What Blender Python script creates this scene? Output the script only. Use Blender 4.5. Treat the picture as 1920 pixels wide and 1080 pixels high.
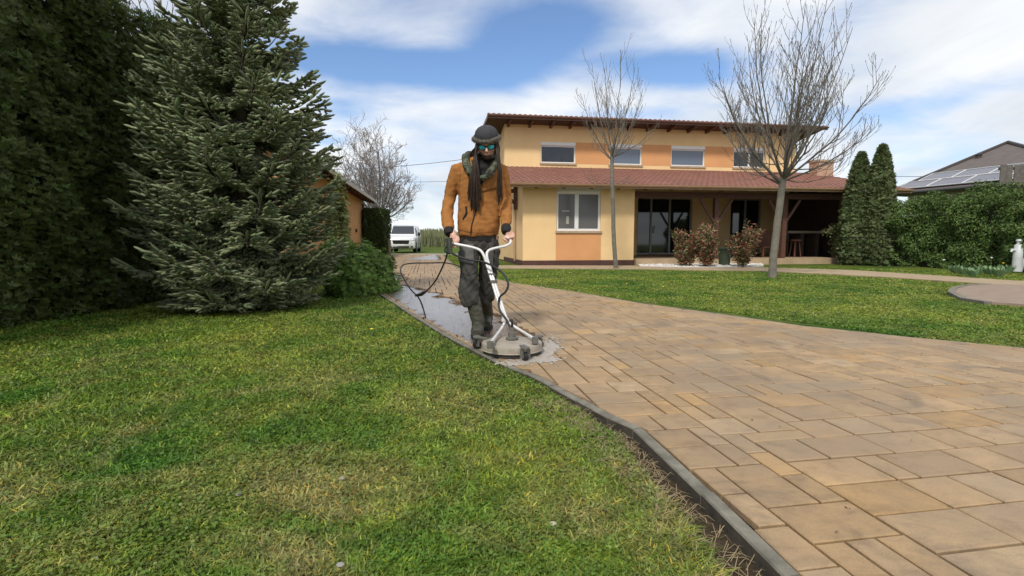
import bpy, bmesh, math, random
import numpy as np
from mathutils import Vector, Matrix, noise
from mathutils.bvhtree import BVHTree
R = math.radians
rng = np.random.default_rng(7)
random.seed(7)
for o in list(bpy.data.objects): bpy.data.objects.remove(o)
SC = bpy.context.scene
COL = SC.collection

# ------------------------------------------------------------------ camera
CAMH = 0.8
PITCH = math.atan(88/960)
cd = bpy.data.cameras.new('camera'); cd.lens = 18; cd.sensor_width = 36
cd.clip_start = 0.05; cd.clip_end = 2000
cam = bpy.data.objects.new('camera', cd); COL.objects.link(cam)
cam.location = (0, 0, CAMH); cam.rotation_euler = (math.pi/2-PITCH, 0, 0)
SC.camera = cam

# ------------------------------------------------------------------ sky, sun, exposure
SUN_EL, SUN_AZ = R(48), R(200)      # azimuth clockwise from +Y : behind the camera, a little to its left
w = bpy.data.worlds.new('World'); SC.world = w; w.use_nodes = True
nt = w.node_tree; nt.nodes.clear()
def N(nt, t, **k):
    n = nt.nodes.new(t)
    for a, b in k.items(): setattr(n, a, b)
    return n
def mth(nt, op, a, b=None, c=None, clamp=False):
    n = N(nt, 'ShaderNodeMath', operation=op); n.use_clamp = clamp
    for i, v in enumerate((a, b, c)):
        if v is None: continue
        if isinstance(v, (int, float)): n.inputs[i].default_value = v
        else: nt.links.new(v, n.inputs[i])
    return n.outputs[0]
def mixc(nt, f, a, b, blend='MIX'):
    n = N(nt, 'ShaderNodeMix', data_type='RGBA', blend_type=blend)
    for i, v in ((0, f), (6, a), (7, b)):
        if isinstance(v, (int, float)): n.inputs[i].default_value = v
        elif isinstance(v, tuple): n.inputs[i].default_value = (*v[:3], 1)
        else: nt.links.new(v, n.inputs[i])
    return n.outputs[2]
def ramp(nt, f, *stops):
    n = N(nt, 'ShaderNodeValToRGB'); e = n.color_ramp.elements
    while len(e) < len(stops): e.new(0.5)
    for i, (p, c) in enumerate(stops):
        e[i].position = p; e[i].color = (*c[:3], 1) if isinstance(c, tuple) else (c, c, c, 1)
    nt.links.new(f, n.inputs[0]); return n.outputs[0]
def nz(nt, vec, scale, detail=4, rough=.55, dist=0.0):
    n = N(nt, 'ShaderNodeTexNoise'); n.inputs['Scale'].default_value = scale
    n.inputs['Detail'].default_value = detail; n.inputs['Roughness'].default_value = rough
    n.inputs['Distortion'].default_value = dist
    if vec is not None: nt.links.new(vec, n.inputs['Vector'])
    return n.outputs[0]
def vmul(nt, vec, s, add=(0, 0, 0)):
    n = N(nt, 'ShaderNodeMapping'); n.inputs['Scale'].default_value = s; n.inputs['Location'].default_value = add
    nt.links.new(vec, n.inputs[0]); return n.outputs[0]

sky = N(nt, 'ShaderNodeTexSky', sky_type='NISHITA'); sky.sun_disc = False
sky.sun_elevation = SUN_EL; sky.sun_rotation = SUN_AZ; sky.air_density = 1.0; sky.dust_density = .6; sky.ozone_density = 2.0
tc = N(nt, 'ShaderNodeTexCoord'); sep = N(nt, 'ShaderNodeSeparateXYZ'); nt.links.new(tc.outputs['Generated'], sep.inputs[0])
X, Y, Z = sep.outputs
az = mth(nt, 'ARCTAN2', X, Y); el = mth(nt, 'ARCSINE', Z)
zz = mth(nt, 'ADD', mth(nt, 'MAXIMUM', Z, 0.0), 0.16)
cx = mth(nt, 'DIVIDE', X, zz); cy = mth(nt, 'DIVIDE', Y, zz)
comb = N(nt, 'ShaderNodeCombineXYZ'); nt.links.new(cx, comb.inputs[0]); nt.links.new(cy, comb.inputs[1])
cv = vmul(nt, comb.outputs[0], (.75, 1.0, 1), (1.3, .4, 0))
n1 = nz(nt, cv, .85, 8, .52, .35); n2 = nz(nt, cv, 3.2, 6, .6, .5)
n3 = nz(nt, vmul(nt, comb.outputs[0], (1.2, .5, 1), (4, 7, 0)), 1.3, 5, .55, .3)
def gauss(a0, e0, sa, se, tilt=0.0):
    da = mth(nt, 'SUBTRACT', az, a0); de = mth(nt, 'SUBTRACT', mth(nt, 'SUBTRACT', el, e0), mth(nt, 'MULTIPLY', da, tilt))
    q = mth(nt, 'ADD', mth(nt, 'POWER', mth(nt, 'ABSOLUTE', mth(nt, 'DIVIDE', da, sa)), 2.0), mth(nt, 'POWER', mth(nt, 'ABSOLUTE', mth(nt, 'DIVIDE', de, se)), 2.0))
    return mth(nt, 'EXPONENT', mth(nt, 'MULTIPLY', q, -1.0))
def ae(x, y):
    a = (x-960)/960; b = (540-y)/960; v = Vector((a, math.cos(PITCH)+b*math.sin(PITCH), -math.sin(PITCH)+b*math.cos(PITCH))).normalized()
    return math.atan2(v.x, v.y), math.asin(v.z)
m = mth(nt, 'ADD', mth(nt, 'MULTIPLY', n1, .75), mth(nt, 'MULTIPLY', n2, .30))
BIAS = .20
m = mth(nt, 'ADD', m, BIAS)
for (px, py, sx, sy, tl, amp) in ((790, 130, 250, 34, -.02, .50), (1010, 65, 130, 42, .1, .42), (1270, 130, 130, 36, -.1, .42), (640, 200, 60, 20, 0, .20), (1180, 215, 130, 18, 0, .20),
                                  (1760, 190, 170, 26, .1, .20), (610, 265, 60, 16, 0, .2), (1600, 40, 120, 40, .2, .14), (1840, 300, 130, 14, 0, .12)):
    a0, e0 = ae(px, py)
    m = mth(nt, 'SUBTRACT', m, mth(nt, 'MULTIPLY', gauss(a0, e0, sx/960*math.cos(a0)**2, sy/960*math.cos(a0), tl), amp))
mask = N(nt, 'ShaderNodeMapRange', interpolation_type='SMOOTHSTEP'); nt.links.new(m, mask.inputs[0])
mask.inputs[1].default_value = .42; mask.inputs[2].default_value = .80
cloudc = ramp(nt, n3, (.28, (.55, .60, .67)), (.48, (.74, .77, .81)), (.66, (.90, .91, .92)))
bg1 = N(nt, 'ShaderNodeBackground'); bg1.inputs[1].default_value = .105
tint = mixc(nt, 1.0, sky.outputs[0], (1.05, 1.16, 1.30), 'MULTIPLY')
nt.links.new(tint, bg1.inputs[0])
bg2 = N(nt, 'ShaderNodeBackground'); nt.links.new(cloudc, bg2.inputs[0]); bg2.inputs[1].default_value = 0.98
mx = N(nt, 'ShaderNodeMixShader'); nt.links.new(mask.outputs[0], mx.inputs[0]); nt.links.new(bg1.outputs[0], mx.inputs[1]); nt.links.new(bg2.outputs[0], mx.inputs[2])
wo = N(nt, 'ShaderNodeOutputWorld'); nt.links.new(mx.outputs[0], wo.inputs[0])

sd = bpy.data.lights.new('sun', 'SUN'); sd.energy = 2.5; sd.angle = R(7); sd.color = (1, .95, .87)
sun = bpy.data.objects.new('sun', sd); COL.objects.link(sun)
sv = Vector((math.sin(SUN_AZ)*math.cos(SUN_EL), math.cos(SUN_AZ)*math.cos(SUN_EL), math.sin(SUN_EL)))
sun.rotation_euler = sv.to_track_quat('Z', 'Y').to_euler()
SC.view_settings.view_transform = 'Standard'; SC.view_settings.look = 'None'
SC.view_settings.exposure = 0.27; SC.view_settings.gamma = 1

# ------------------------------------------------------------------ unprojection of photograph pixels into the world
_c, _s = math.cos(PITCH), math.sin(PITCH)
def ray(x, y):
    a = (x-960)/960; b = (540-y)/960
    return Vector((a, _c+b*_s, -_s+b*_c))
def G(x, y, z=0.0):
    d = ray(x, y); t = (z-CAMH)/d.z
    return Vector((d.x*t, d.y*t, z))
def P(x, y, Yd):
    d = ray(x, y); t = Yd/d.y
    return Vector((d.x*t, Yd, CAMH+d.z*t))

# ------------------------------------------------------------------ materials
MATS = {}
def mat(name, col, rough=.7, var=.0, scale=6., bump=0., bscale=None, metal=0., spec=.4, attr=False, dirt=None, coat=0., trans=0.):
    """principled with procedural value variation, optional vertex colour tint and bump"""
    if name in MATS: return MATS[name]
    m = bpy.data.materials.new(name); m.use_nodes = True; MATS[name] = m
    t = m.node_tree; b = t.nodes['Principled BSDF']
    b.inputs['Roughness'].default_value = rough; b.inputs['Metallic'].default_value = metal
    b.inputs['Specular IOR Level'].default_value = spec; b.inputs['Coat Weight'].default_value = coat
    tc = N(t, 'ShaderNodeTexCoord'); v = tc.outputs['Object']
    if attr:
        a = N(t, 'ShaderNodeAttribute'); a.attribute_name = 'col'; c = a.outputs['Color']
    else:
        c = N(t, 'ShaderNodeRGB'); c.outputs[0].default_value = (*col, 1); c = c.outputs[0]
    if var:
        f = nz(t, v, scale, 5, .6)
        g = ramp(t, f, (.25, 1-var), (.75, 1+var))
        c = mixc(t, 1.0, c, g, 'MULTIPLY')
    if dirt:
        f = nz(t, v, dirt[1], 6, .65, .3); c = mixc(t, ramp(t, f, (dirt[2], 0.), (dirt[2]+.18, dirt[3])), c, dirt[0])
    t.links.new(c, b.inputs['Base Color'])
    if trans:
        tb = N(t, 'ShaderNodeBsdfTranslucent'); t.links.new(c, tb.inputs[0]); ms = N(t, 'ShaderNodeMixShader'); ms.inputs[0].default_value = trans
        t.links.new(b.outputs[0], ms.inputs[1]); t.links.new(tb.outputs[0], ms.inputs[2])
        t.links.new(ms.outputs[0], t.nodes['Material Output'].inputs[0])
    if bump:
        bp = N(t, 'ShaderNodeBump'); bp.inputs['Strength'].default_value = 1.0; bp.inputs['Distance'].default_value = bump
        t.links.new(nz(t, v, bscale or scale*4, 5, .6), bp.inputs['Height']); t.links.new(bp.outputs[0], b.inputs['Normal'])
    return m

# ------------------------------------------------------------------ object helpers
def finish(o, name, parent=None, label=None, cat=None, group=None, kind=None):
    o.name = name
    if o.name not in COL.objects: COL.objects.link(o)
    if parent: o.parent = parent
    for k, v in (('label', label), ('category', cat), ('group', group), ('kind', kind)):
        if v: o[k] = v
    return o
def meshnp(name, V, F, m, parent=None, col=None, smooth=False, **k):
    """V (n,3), F list of lists or (m,3|4) array; col per vertex (n,3)"""
    me = bpy.data.meshes.new(name)
    V = np.asarray(V, dtype=np.float32)
    if isinstance(F, np.ndarray):
        nf, ns = F.shape
        me.vertices.add(len(V)); me.vertices.foreach_set('co', V.ravel())
        me.loops.add(nf*ns); me.loops.foreach_set('vertex_index', F.astype(np.int32).ravel())
        me.polygons.add(nf); me.polygons.foreach_set('loop_start', np.arange(0, nf*ns, ns, dtype=np.int32))
        me.polygons.foreach_set('loop_total', np.full(nf, ns, dtype=np.int32))
        me.update(calc_edges=True)
    else:
        me.from_pydata([tuple(map(float, v)) for v in V], [], [tuple(f) for f in F]); me.update()
    if col is not None:
        at = me.color_attributes.new('col', 'FLOAT_COLOR', 'POINT')
        c4 = np.ones((len(V), 4), dtype=np.float32); c4[:, :3] = col; at.data.foreach_set('color', c4.ravel())
    if smooth: me.polygons.foreach_set('use_smooth', np.ones(len(me.polygons), dtype=bool))
    for mm in (m if isinstance(m, (list, tuple)) else [m]): me.materials.append(mm)
    o = bpy.data.objects.new(name, me)
    return finish(o, name, parent, **k)
def empty(name, loc, label, cat, group=None, rz=0.):
    o = bpy.data.objects.new(name, None); o.empty_display_size = .2; o.location = loc; o.rotation_euler = (0, 0, rz)
    return finish(o, name, None, label, cat, group)
class MB:
    """collects shapes into one mesh"""
    def __init__(s): s.V = []; s.F = []; s.mi = []; s.cm = 0
    def add(s, V, F):
        n = len(s.V); s.V += [tuple(v) for v in V]; s.F += [tuple(i+n for i in f) for f in F]; s.mi += [s.cm]*len(F); return s
    def box(s, a, b):
        (x0, y0, z0), (x1, y1, z1) = a, b
        V = [(x0, y0, z0), (x1, y0, z0), (x1, y1, z0), (x0, y1, z0), (x0, y0, z1), (x1, y0, z1), (x1, y1, z1), (x0, y1, z1)]
        return s.add(V, [(0, 3, 2, 1), (4, 5, 6, 7), (0, 1, 5, 4), (1, 2, 6, 5), (2, 3, 7, 6), (3, 0, 4, 7)])
    def bar(s, a, b, w, h, up=(0, 0, 1)):
        a = Vector(a); b = Vector(b); d = (b-a).normalized(); u = Vector(up)
        if abs(d.dot(u)) > .95: u = Vector((0, 1, 0))
        r = d.cross(u).normalized(); u = r.cross(d)
        V = []
        for p in (a, b):
            for i, j in ((-1, -1), (1, -1), (1, 1), (-1, 1)): V.append(p+r*(i*w/2)+u*(j*h/2))
        return s.add(V, [(0, 1, 2, 3), (7, 6, 5, 4), (0, 4, 5, 1), (1, 5, 6, 2), (2, 6, 7, 3), (3, 7, 4, 0)])
    def tube(s, pts, rad, n=8, cap=True, flat=1.0):
        pts = [Vector(p) for p in pts]
        if not isinstance(rad, (list, tuple)): rad = [rad]*len(pts)
        V = []; F = []; pr = None
        for i, p in enumerate(pts):
            t = (pts[min(i+1, len(pts)-1)]-pts[max(i-1, 0)])
            if t.length < 1e-9: t = Vector((0, 0, 1))
            t.normalize()
            if pr is None: pr = t.orthogonal().normalized()
            pr = (pr-t*pr.dot(t)).normalized(); q = t.cross(pr)
            for k in range(n):
                a = 2*math.pi*k/n; V.append(p+pr*(rad[i]*math.cos(a))+q*(rad[i]*flat*math.sin(a)))
            if i:
                for k in range(n):
                    k2 = (k+1) % n; F.append(((i-1)*n+k, (i-1)*n+k2, i*n+k2, i*n+k))
        if cap: F.append(tuple(range(n))[::-1]); F.append(tuple((len(pts)-1)*n+k for k in range(n)))
        return s.add(V, F)
    def lathe(s, c, prof, n=24, axis='z'):
        V = []; F = []
        for (r, h) in prof:
            for k in range(n):
                a = 2*math.pi*k/n; x, y = r*math.cos(a), r*math.sin(a)
                v = {'z': (x, y, h), 'x': (h, x, y), 'y': (x, h, y)}[axis]
                V.append((c[0]+v[0], c[1]+v[1], c[2]+v[2]))
        for i in range(len(prof)-1):
            for k in range(n):
                k2 = (k+1) % n; F.append((i*n+k, i*n+k2, (i+1)*n+k2, (i+1)*n+k))
        F.append(tuple(range(n))[::-1]); F.append(tuple((len(prof)-1)*n+k for k in range(n)))
        return s.add(V, F)
    def ell(s, c, r, rot=None, nu=16, nv=10):
        V = []; F = []; c = Vector(c)
        for i in range(1, nv):
            th = math.pi*i/nv
            for k in range(nu):
                a = 2*math.pi*k/nu
                v = Vector((r[0]*math.sin(th)*math.cos(a), r[1]*math.sin(th)*math.sin(a), r[2]*math.cos(th)))
                if rot: v = rot @ v
                V.append(c+v)
        t = Vector((0, 0, r[2])); b = Vector((0, 0, -r[2]))
        if rot: t = rot @ t; b = rot @ b
        n0 = len(V); V += [c+t, c+b]
        for i in range(nv-2):
            for k in range(nu):
                k2 = (k+1) % nu; F.append((i*nu+k, (i+1)*nu+k, (i+1)*nu+k2, i*nu+k2))
        for k in range(nu):
            k2 = (k+1) % nu; F.append((k, k2, n0)); F.append(((nv-2)*nu+k2, (nv-2)*nu+k, n0+1))
        return s.add(V, F)
    def prism(s, poly, z0, z1, f=lambda x, y, z: (x, y, z)):
        n = len(poly); V = [f(x, y, z0) for x, y in poly]+[f(x, y, z1) for x, y in poly]
        F = [tuple(range(n))[::-1], tuple(range(n, 2*n))]+[(i, (i+1) % n, n+(i+1) % n, n+i) for i in range(n)]
        return s.add(V, F)
    def loft(s, secs, n=20):
        """secs: list of (center, rx, ry, [power]) horizontal elliptical sections"""
        V = []; F = []
        for (c, rx, ry) in secs:
            for k in range(n):
                a = 2*math.pi*k/n; ca, sa = math.cos(a), math.sin(a)
                V.append((c[0]+rx*math.copysign(abs(ca)**.85, ca), c[1]+ry*math.copysign(abs(sa)**.85, sa), c[2]))
        for i in range(len(secs)-1):
            for k in range(n):
                k2 = (k+1) % n; F.append((i*n+k, i*n+k2, (i+1)*n+k2, (i+1)*n+k))
        F.append(tuple(range(n))[::-1]); F.append(tuple((len(secs)-1)*n+k for k in range(n)))
        return s.add(V, F)
    def build(s, name, m, parent=None, smooth=False, bevel=0., **k):
        o = meshnp(name, s.V, s.F, m, parent, smooth=smooth, **k)
        if isinstance(m, (list, tuple)): o.data.polygons.foreach_set('material_index', s.mi)
        bm = bmesh.new(); bm.from_mesh(o.data); bmesh.ops.recalc_face_normals(bm, faces=bm.faces)
        if bevel: bmesh.ops.bevel(bm, geom=[e for e in bm.edges if e.is_manifold and e.calc_face_angle(0) > .5], offset=bevel, segments=2, affect='EDGES', clamp_overlap=True)
        bm.to_mesh(o.data); bm.free()
        if smooth:
            try: o.data.set_sharp_from_angle(angle=R(smooth if smooth > 1 else 60))
            except Exception: pass
        return o
def lerp_profile(pts, x):
    xs, ys = zip(*pts); return float(np.interp(x, xs, ys))
def inpoly(px, py, poly):
    ins = np.zeros(np.shape(px), bool); n = len(poly)
    for i in range(n):
        x0, y0 = poly[i]; x1, y1 = poly[(i+1) % n]
        c = ((y0 > py) != (y1 > py)) & (px < (x1-x0)*(py-y0)/((y1-y0) if y1 != y0 else 1e-9)+x0)
        ins ^= c
    return ins
def polydist(px, py, line):
    d = np.full(np.shape(px), 1e9)
    for (x0, y0), (x1, y1) in zip(line[:-1], line[1:]):
        dx, dy = x1-x0, y1-y0; t = np.clip(((px-x0)*dx+(py-y0)*dy)/(dx*dx+dy*dy), 0, 1)
        d = np.minimum(d, np.hypot(px-x0-t*dx, py-y0-t*dy))
    return d
def vnoise(x, y, f, seed=0):
    """cheap smooth 2-D value noise in numpy"""
    x = np.asarray(x)*f; y = np.asarray(y)*f; xi = np.floor(x).astype(np.int64); yi = np.floor(y).astype(np.int64); fx = x-xi; fy = y-yi
    fx = fx*fx*(3-2*fx); fy = fy*fy*(3-2*fy)
    def h(a, b):
        n = (a*374761393+b*668265263+seed*1442695041) & 0xffffffff; n = ((n ^ (n >> 13))*1274126177) & 0xffffffff
        return ((n ^ (n >> 16)) & 0xffff)/65535.
    return (h(xi, yi)*(1-fx)+h(xi+1, yi)*fx)*(1-fy)+(h(xi, yi+1)*(1-fx)+h(xi+1, yi+1)*fx)*fy
def leaves(Pn, Nn, L, W, cols, fold=.25, droop=0.0, rng=rng, up=None):
    """rhombic leaves: points, preferred normals, length, width -> V,F(quads),C"""
    n = len(Pn); L = np.broadcast_to(L, (n,))[:, None]; W = np.broadcast_to(W, (n,))[:, None]
    Nn = Nn/np.maximum(np.linalg.norm(Nn, axis=1, keepdims=True), 1e-6)
    a = rng.normal(size=(n, 3)) if up is None else up
    a = a-Nn*(a*Nn).sum(1, keepdims=True); a /= np.maximum(np.linalg.norm(a, axis=1, keepdims=True), 1e-6)
    b = np.cross(Nn, a)
    tip = a*L; tip[:, 2] -= droop*L[:, 0]
    v0 = Pn; v1 = Pn+tip*.5+b*W*.5+Nn*W*fold; v2 = Pn+tip; v3 = Pn+tip*.5-b*W*.5+Nn*W*fold
    V = np.stack([v0, v1, v2, v3], 1).reshape(-1, 3); F = np.arange(4*n).reshape(n, 4)
    return V, F, np.repeat(cols, 4, axis=0)
def tint(base, n, v=.2, hue=.12, rng=rng):
    c = np.array(base)[None, :]*(1+rng.uniform(-v, v, (n, 1)))
    c = c*(1+rng.uniform(-hue, hue, (n, 3))); return np.clip(c, 0, 1)
# ================================================================== ground, driveway, lawn
pg = lambda *a: [tuple(G(x, y)[:2]) for x, y in a]
KERB = [(1.30, -.9), (1.0, .3)] + pg((1502, 1080), (1340, 925), (1206, 803), (1155, 781), (1095, 749), (1044, 722), (1000, 700), (940, 677), (884, 649), (833, 622), (800, 602), (778, 590), (742, 566), (712, 548), (703, 525), (697, 507), (700, 498)) + [(-6.4, 24.0), (-7.2, 31.)]
REDGE = [(-4.2, 31.)] + pg((832, 480), (858, 503), (905, 517), (960, 530), (1080, 547), (1200, 568), (1350, 588), (1500, 610), (1700, 631), (1920, 652)) + [(5.6, 3.0), (9.0, 2.2)]
DRIVE = KERB + REDGE + [(9.0, -2.0), (1.5, -2.0)]

def lawn_color(t, fine=None):
    g = N(t, 'ShaderNodeNewGeometry'); pos = g.outputs['Position']
    n1 = nz(t, pos, .75, 4, .6, .4); n2 = nz(t, vmul(t, pos, (1, 1, 1), (9, 3, 0)), 2.6, 5, .65, .3); n3 = nz(t, pos, 9., 3, .6)
    c = mixc(t, ramp(t, n1, (.36, 0.), (.62, 1.)), (.044, .108, .012), (.140, .185, .028))
    c = mixc(t, ramp(t, n2, (.50, 0.), (.68, .75)), c, (.150, .165, .036))
    sp = N(t, 'ShaderNodeSeparateXYZ'); t.links.new(pos, sp.inputs[0])
    # straw coloured patches, most of them in the near lawn left of the kerb
    nr = mth(t, 'MULTIPLY', ramp(t, mth(t, 'DIVIDE', sp.outputs[1], 10.), (.14, .85), (.42, .25)), 1.0)
    n4 = nz(t, vmul(t, pos, (1, 1, 1), (2, 5, 1)), 1.9, 6, .7, .5)
    c = mixc(t, mth(t, 'MULTIPLY', ramp(t, n4, (.47, 0.), (.64, .9)), nr), c, (.21, .185, .080))
    c = mixc(t, 1.0, c, ramp(t, n3, (.3, .7), (.7, 1.3)), 'MULTIPLY')
    return c
def lawn_mat(name, blade):
    m = bpy.data.materials.new(name); m.use_nodes = True; t = m.node_tree; b = t.nodes['Principled BSDF']
    c = lawn_color(t)
    if blade:
        a = N(t, 'ShaderNodeAttribute'); a.attribute_name = 'col'
        c = mixc(t, 1.0, c, a.outputs['Color'], 'MULTIPLY')
        c = mixc(t, 1.0, c, (1.5, 1.5, 1.5), 'MULTIPLY')
        b.inputs['Roughness'].default_value = .5; b.inputs['Specular IOR Level'].default_value = .35
        tb = N(t, 'ShaderNodeBsdfTranslucent'); t.links.new(c, tb.inputs[0]); ms = N(t, 'ShaderNodeMixShader'); ms.inputs[0].default_value = .3
        t.links.new(b.outputs[0], ms.inputs[1]); t.links.new(tb.outputs[0], ms.inputs[2]); t.links.new(ms.outputs[0], t.nodes['Material Output'].inputs[0])
    else:
        # bare soil in the trench beside the kerb comes from a vertex mask
        a = N(t, 'ShaderNodeAttribute'); a.attribute_name = 'col'
        s = nz(t, N(t, 'ShaderNodeNewGeometry').outputs['Position'], 30, 5, .7)
        soil = mixc(t, s, (.025, .018, .011), (.10, .075, .048))
        c = mixc(t, 1.0, c, (.75, .75, .75), 'MULTIPLY')
        c = mixc(t, a.outputs['Color'], c, soil)
        b.inputs['Roughness'].default_value = .95; b.inputs['Specular IOR Level'].default_value = .1
        bp = N(t, 'ShaderNodeBump'); bp.inputs['Distance'].default_value = .02; t.links.new(nz(t, N(t, 'ShaderNodeNewGeometry').outputs['Position'], 40, 4, .7), bp.inputs['Height']); t.links.new(bp.outputs[0], b.inputs['Normal'])
    t.links.new(c, b.inputs['Base Color']); return m

def soilmask(x, y):
    kd = polydist(x, y, KERB[:8])+.03*(vnoise(x, y, 7, 3)-.5)
    wdt = np.interp(y, [-2, 1.0, 1.9, 2.4, 2.9], [.17, .16, .13, .05, .0])
    return np.clip((wdt+.045-kd)/.05, 0, 1)*(y < 3.0)
def gz(x, y):
    z = -.034+.012*(vnoise(x, y, 1.3, 1)-.5)+.01*(vnoise(x, y, 5, 2)-.5)
    z = z-.010*soilmask(x, y)+.014*np.exp(-(polydist(x, y, KERB)/.25)**2)*(1-soilmask(x, y))*(~inpoly(x, y, DRIVE))
    # the lawn swells gently towards the hedge
    z = z+.0*np.clip((-x-2.5)/2.5, 0, 1)
    return z
xs = np.unique(np.concatenate([-np.geomspace(12, 600, 26)[::-1], np.arange(-12, -2, .2), np.arange(-2, 3, .035), np.arange(3, 16, .25), np.geomspace(16, 600, 26)]))
ys = np.unique(np.concatenate([[-60, -30, -12, -6, -3], np.arange(-2, .6, .2), np.arange(.6, 3.4, .035), np.arange(3.4, 14, .15), np.arange(14, 34, .5), np.geomspace(34, 900, 26)]))
gx, gy = np.meshgrid(xs, ys); V = np.stack([gx.ravel(), gy.ravel(), gz(gx.ravel(), gy.ravel())], 1)
nx, ny = len(xs), len(ys); i, j = np.meshgrid(np.arange(nx-1), np.arange(ny-1)); q = (j*nx+i).ravel()
sm = soilmask(V[:, 0], V[:, 1])
meshnp('ground', V, np.stack([q, q+1, q+nx+1, q+nx], 1), lawn_mat('lawn_soil', False), col=np.repeat(sm[:, None], 3, 1), smooth=True, kind='structure')

# ---- driveway: joint bed sheet + individually shaped pavers in one mesh
bed = MB(); bed.prism(DRIVE, -.034, -.020)
M_joint = mat('joint_sand', (.014, .010, .006), .95, .3, 40)
ob = bed.build('driveway_bed', M_joint, kind='structure')
TH = R(9.6); ct, st = math.cos(TH), math.sin(TH); GU = .0935
def clip(poly, p, n):
    out = []
    for i in range(len(poly)):
        a, b = poly[i], poly[(i+1) % len(poly)]
        da = (a[0]-p[0])*n[0]+(a[1]-p[1])*n[1]; db = (b[0]-p[0])*n[0]+(b[1]-p[1])*n[1]
        if da >= 0: out.append(a)
        if (da >= 0) != (db >= 0):
            t = da/(da-db); out.append((a[0]+(b[0]-a[0])*t, a[1]+(b[1]-a[1])*t))
    return out
def area(p): return .5*sum(p[i][0]*p[(i+1) % len(p)][1]-p[(i+1) % len(p)][0]*p[i][1] for i in range(len(p)))
def inset(poly, d):
    n = len(poly); out = []
    for i in range(n):
        p0, p1, p2 = Vector(poly[i-1]), Vector(poly[i]), Vector(poly[(i+1) % n])
        e1 = (p1-p0); e2 = (p2-p1)
        if e1.length < 1e-5 or e2.length < 1e-5: return None
        e1.normalize(); e2.normalize()
        n1 = Vector((-e1.y, e1.x)); n2 = Vector((-e2.y, e2.x)); k = n1+n2; dd = 1+n1.dot(n2)
        if dd < .15: return None
        q = p1+k*(d/dd); out.append((q.x, q.y))
    return out if area(out) > .0004 else None
def lay_pavers(region, x0, x1, y0, y1, edges, pal):
    """random rectangular bond on a unit grid, rotated TH, clipped to the edge polylines"""
    r = random.Random(11); occ = set(); Vp = []; Fp = []; Cp = []
    nu, nv = int((x1-x0)/GU), int((y1-y0)/GU)
    kinds = [((3, 2), 8), ((2, 2), 6), ((1, 2), 2.6), ((2, 1), 1.6), ((2, 3), 1.8), ((3, 1), 1.0)]
    segs = []
    for line in edges:
        for a, b in zip(line[:-1], line[1:]): segs.append((a, b))
    for v in range(nv):
        for u in range(nu):
            if (u, v) in occ: continue
            ux, vy = x0+u*GU, y0+v*GU
            wx, wy = ct*ux-st*vy, st*ux+ct*vy
            if wy < -1.0 or wy > 31.5: continue
            fit = [(k, p) for k, p in kinds if all((u+a, v+b) not in occ for a in range(k[0]) for b in range(k[1]))]
            if not fit: fit = [((1, 1), 1)]
            if v % 2 == 0 and fit and r.random() < .8: fit = [f for f in fit if f[0][1] == 2] or fit
            k = r.choices([f[0] for f in fit], [f[1] for f in fit])[0]
            for a in range(k[0]):
                for b in range(k[1]): occ.add((u+a, v+b))
            cxu, cyv = ux+k[0]*GU/2, vy+k[1]*GU/2
            cwx, cwy = ct*cxu-st*cyv, st*cxu+ct*cyv
            poly = []
            for (a, b) in ((0, 0), (k[0], 0), (k[0], k[1]), (0, k[1])):
                gxx, gyy = ux+a*GU, vy+b*GU; poly.append((ct*gxx-st*gyy, st*gxx+ct*gyy))
            inside = inpoly(np.array([p[0] for p in poly]), np.array([p[1] for p in poly]), region)
            if not inside.any(): continue
            if not inside.all():
                for (a, b) in segs:
                    dx, dy = b[0]-a[0], b[1]-a[1]; L2 = dx*dx+dy*dy; t = ((cwx-a[0])*dx+(cwy-a[1])*dy)/L2
                    tc_ = min(1, max(0, t)); dist = math.hypot(cwx-a[0]-tc_*dx, cwy-a[1]-tc_*dy)
                    if dist < .22 and -.02 < t < 1.02:
                        L = math.sqrt(L2); poly = clip(poly, (a[0]+dy/L*.004, a[1]-dx/L*.004), (dy/L, -dx/L))
                        if len(poly) < 3: break
            if len(poly) < 3 or abs(area(poly)) < .0006: continue
            if area(poly) < 0: poly = poly[::-1]
            # drop nearly repeated corners
            pp = [p for i, p in enumerate(poly) if math.hypot(p[0]-poly[i-1][0], p[1]-poly[i-1][1]) > .004]
            if len(pp) < 3: continue
            g = .0048 if cwy < 6 else .0065
            A = inset(pp, g); B = inset(pp, g+.0045)
            if not A or not B or len(A) != len(B): continue
            n = len(A); o = len(Vp); dz = r.uniform(-.0014, .0014); sx, sy = r.uniform(-.006, .006), r.uniform(-.006, .006)
            for (px, py), zz in [(q, -.03) for q in A]+[(q, -.0035) for q in A]+[(q, 0.) for q in B]:
                Vp.append((px, py, zz+dz+((px-cwx)*sx+(py-cwy)*sy if zz > -.015 else 0)))
            c = r.choices(pal, [5, 4, 3, 3, 1.5])[0]; vv = r.uniform(.86, 1.12); Cp += [(c[0]*vv, c[1]*vv, c[2]*vv)]*(3*n)
            for L_ in (0, 1):
                for i_ in range(n):
                    i2 = (i_+1) % n; Fp.append((o+L_*n+i_, o+L_*n+i2, o+(L_+1)*n+i2, o+(L_+1)*n+i_))
            Fp.append(tuple(o+2*n+i_ for i_ in range(n)))
    return Vp, Fp, Cp
PAL = [(.350, .238, .130), (.362, .242, .127), (.330, .228, .130), (.352, .252, .148), (.378, .240, .110)]
Vp, Fp, Cp = lay_pavers(DRIVE, -9, 12, -4, 34, [KERB, REDGE], PAL)
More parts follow.
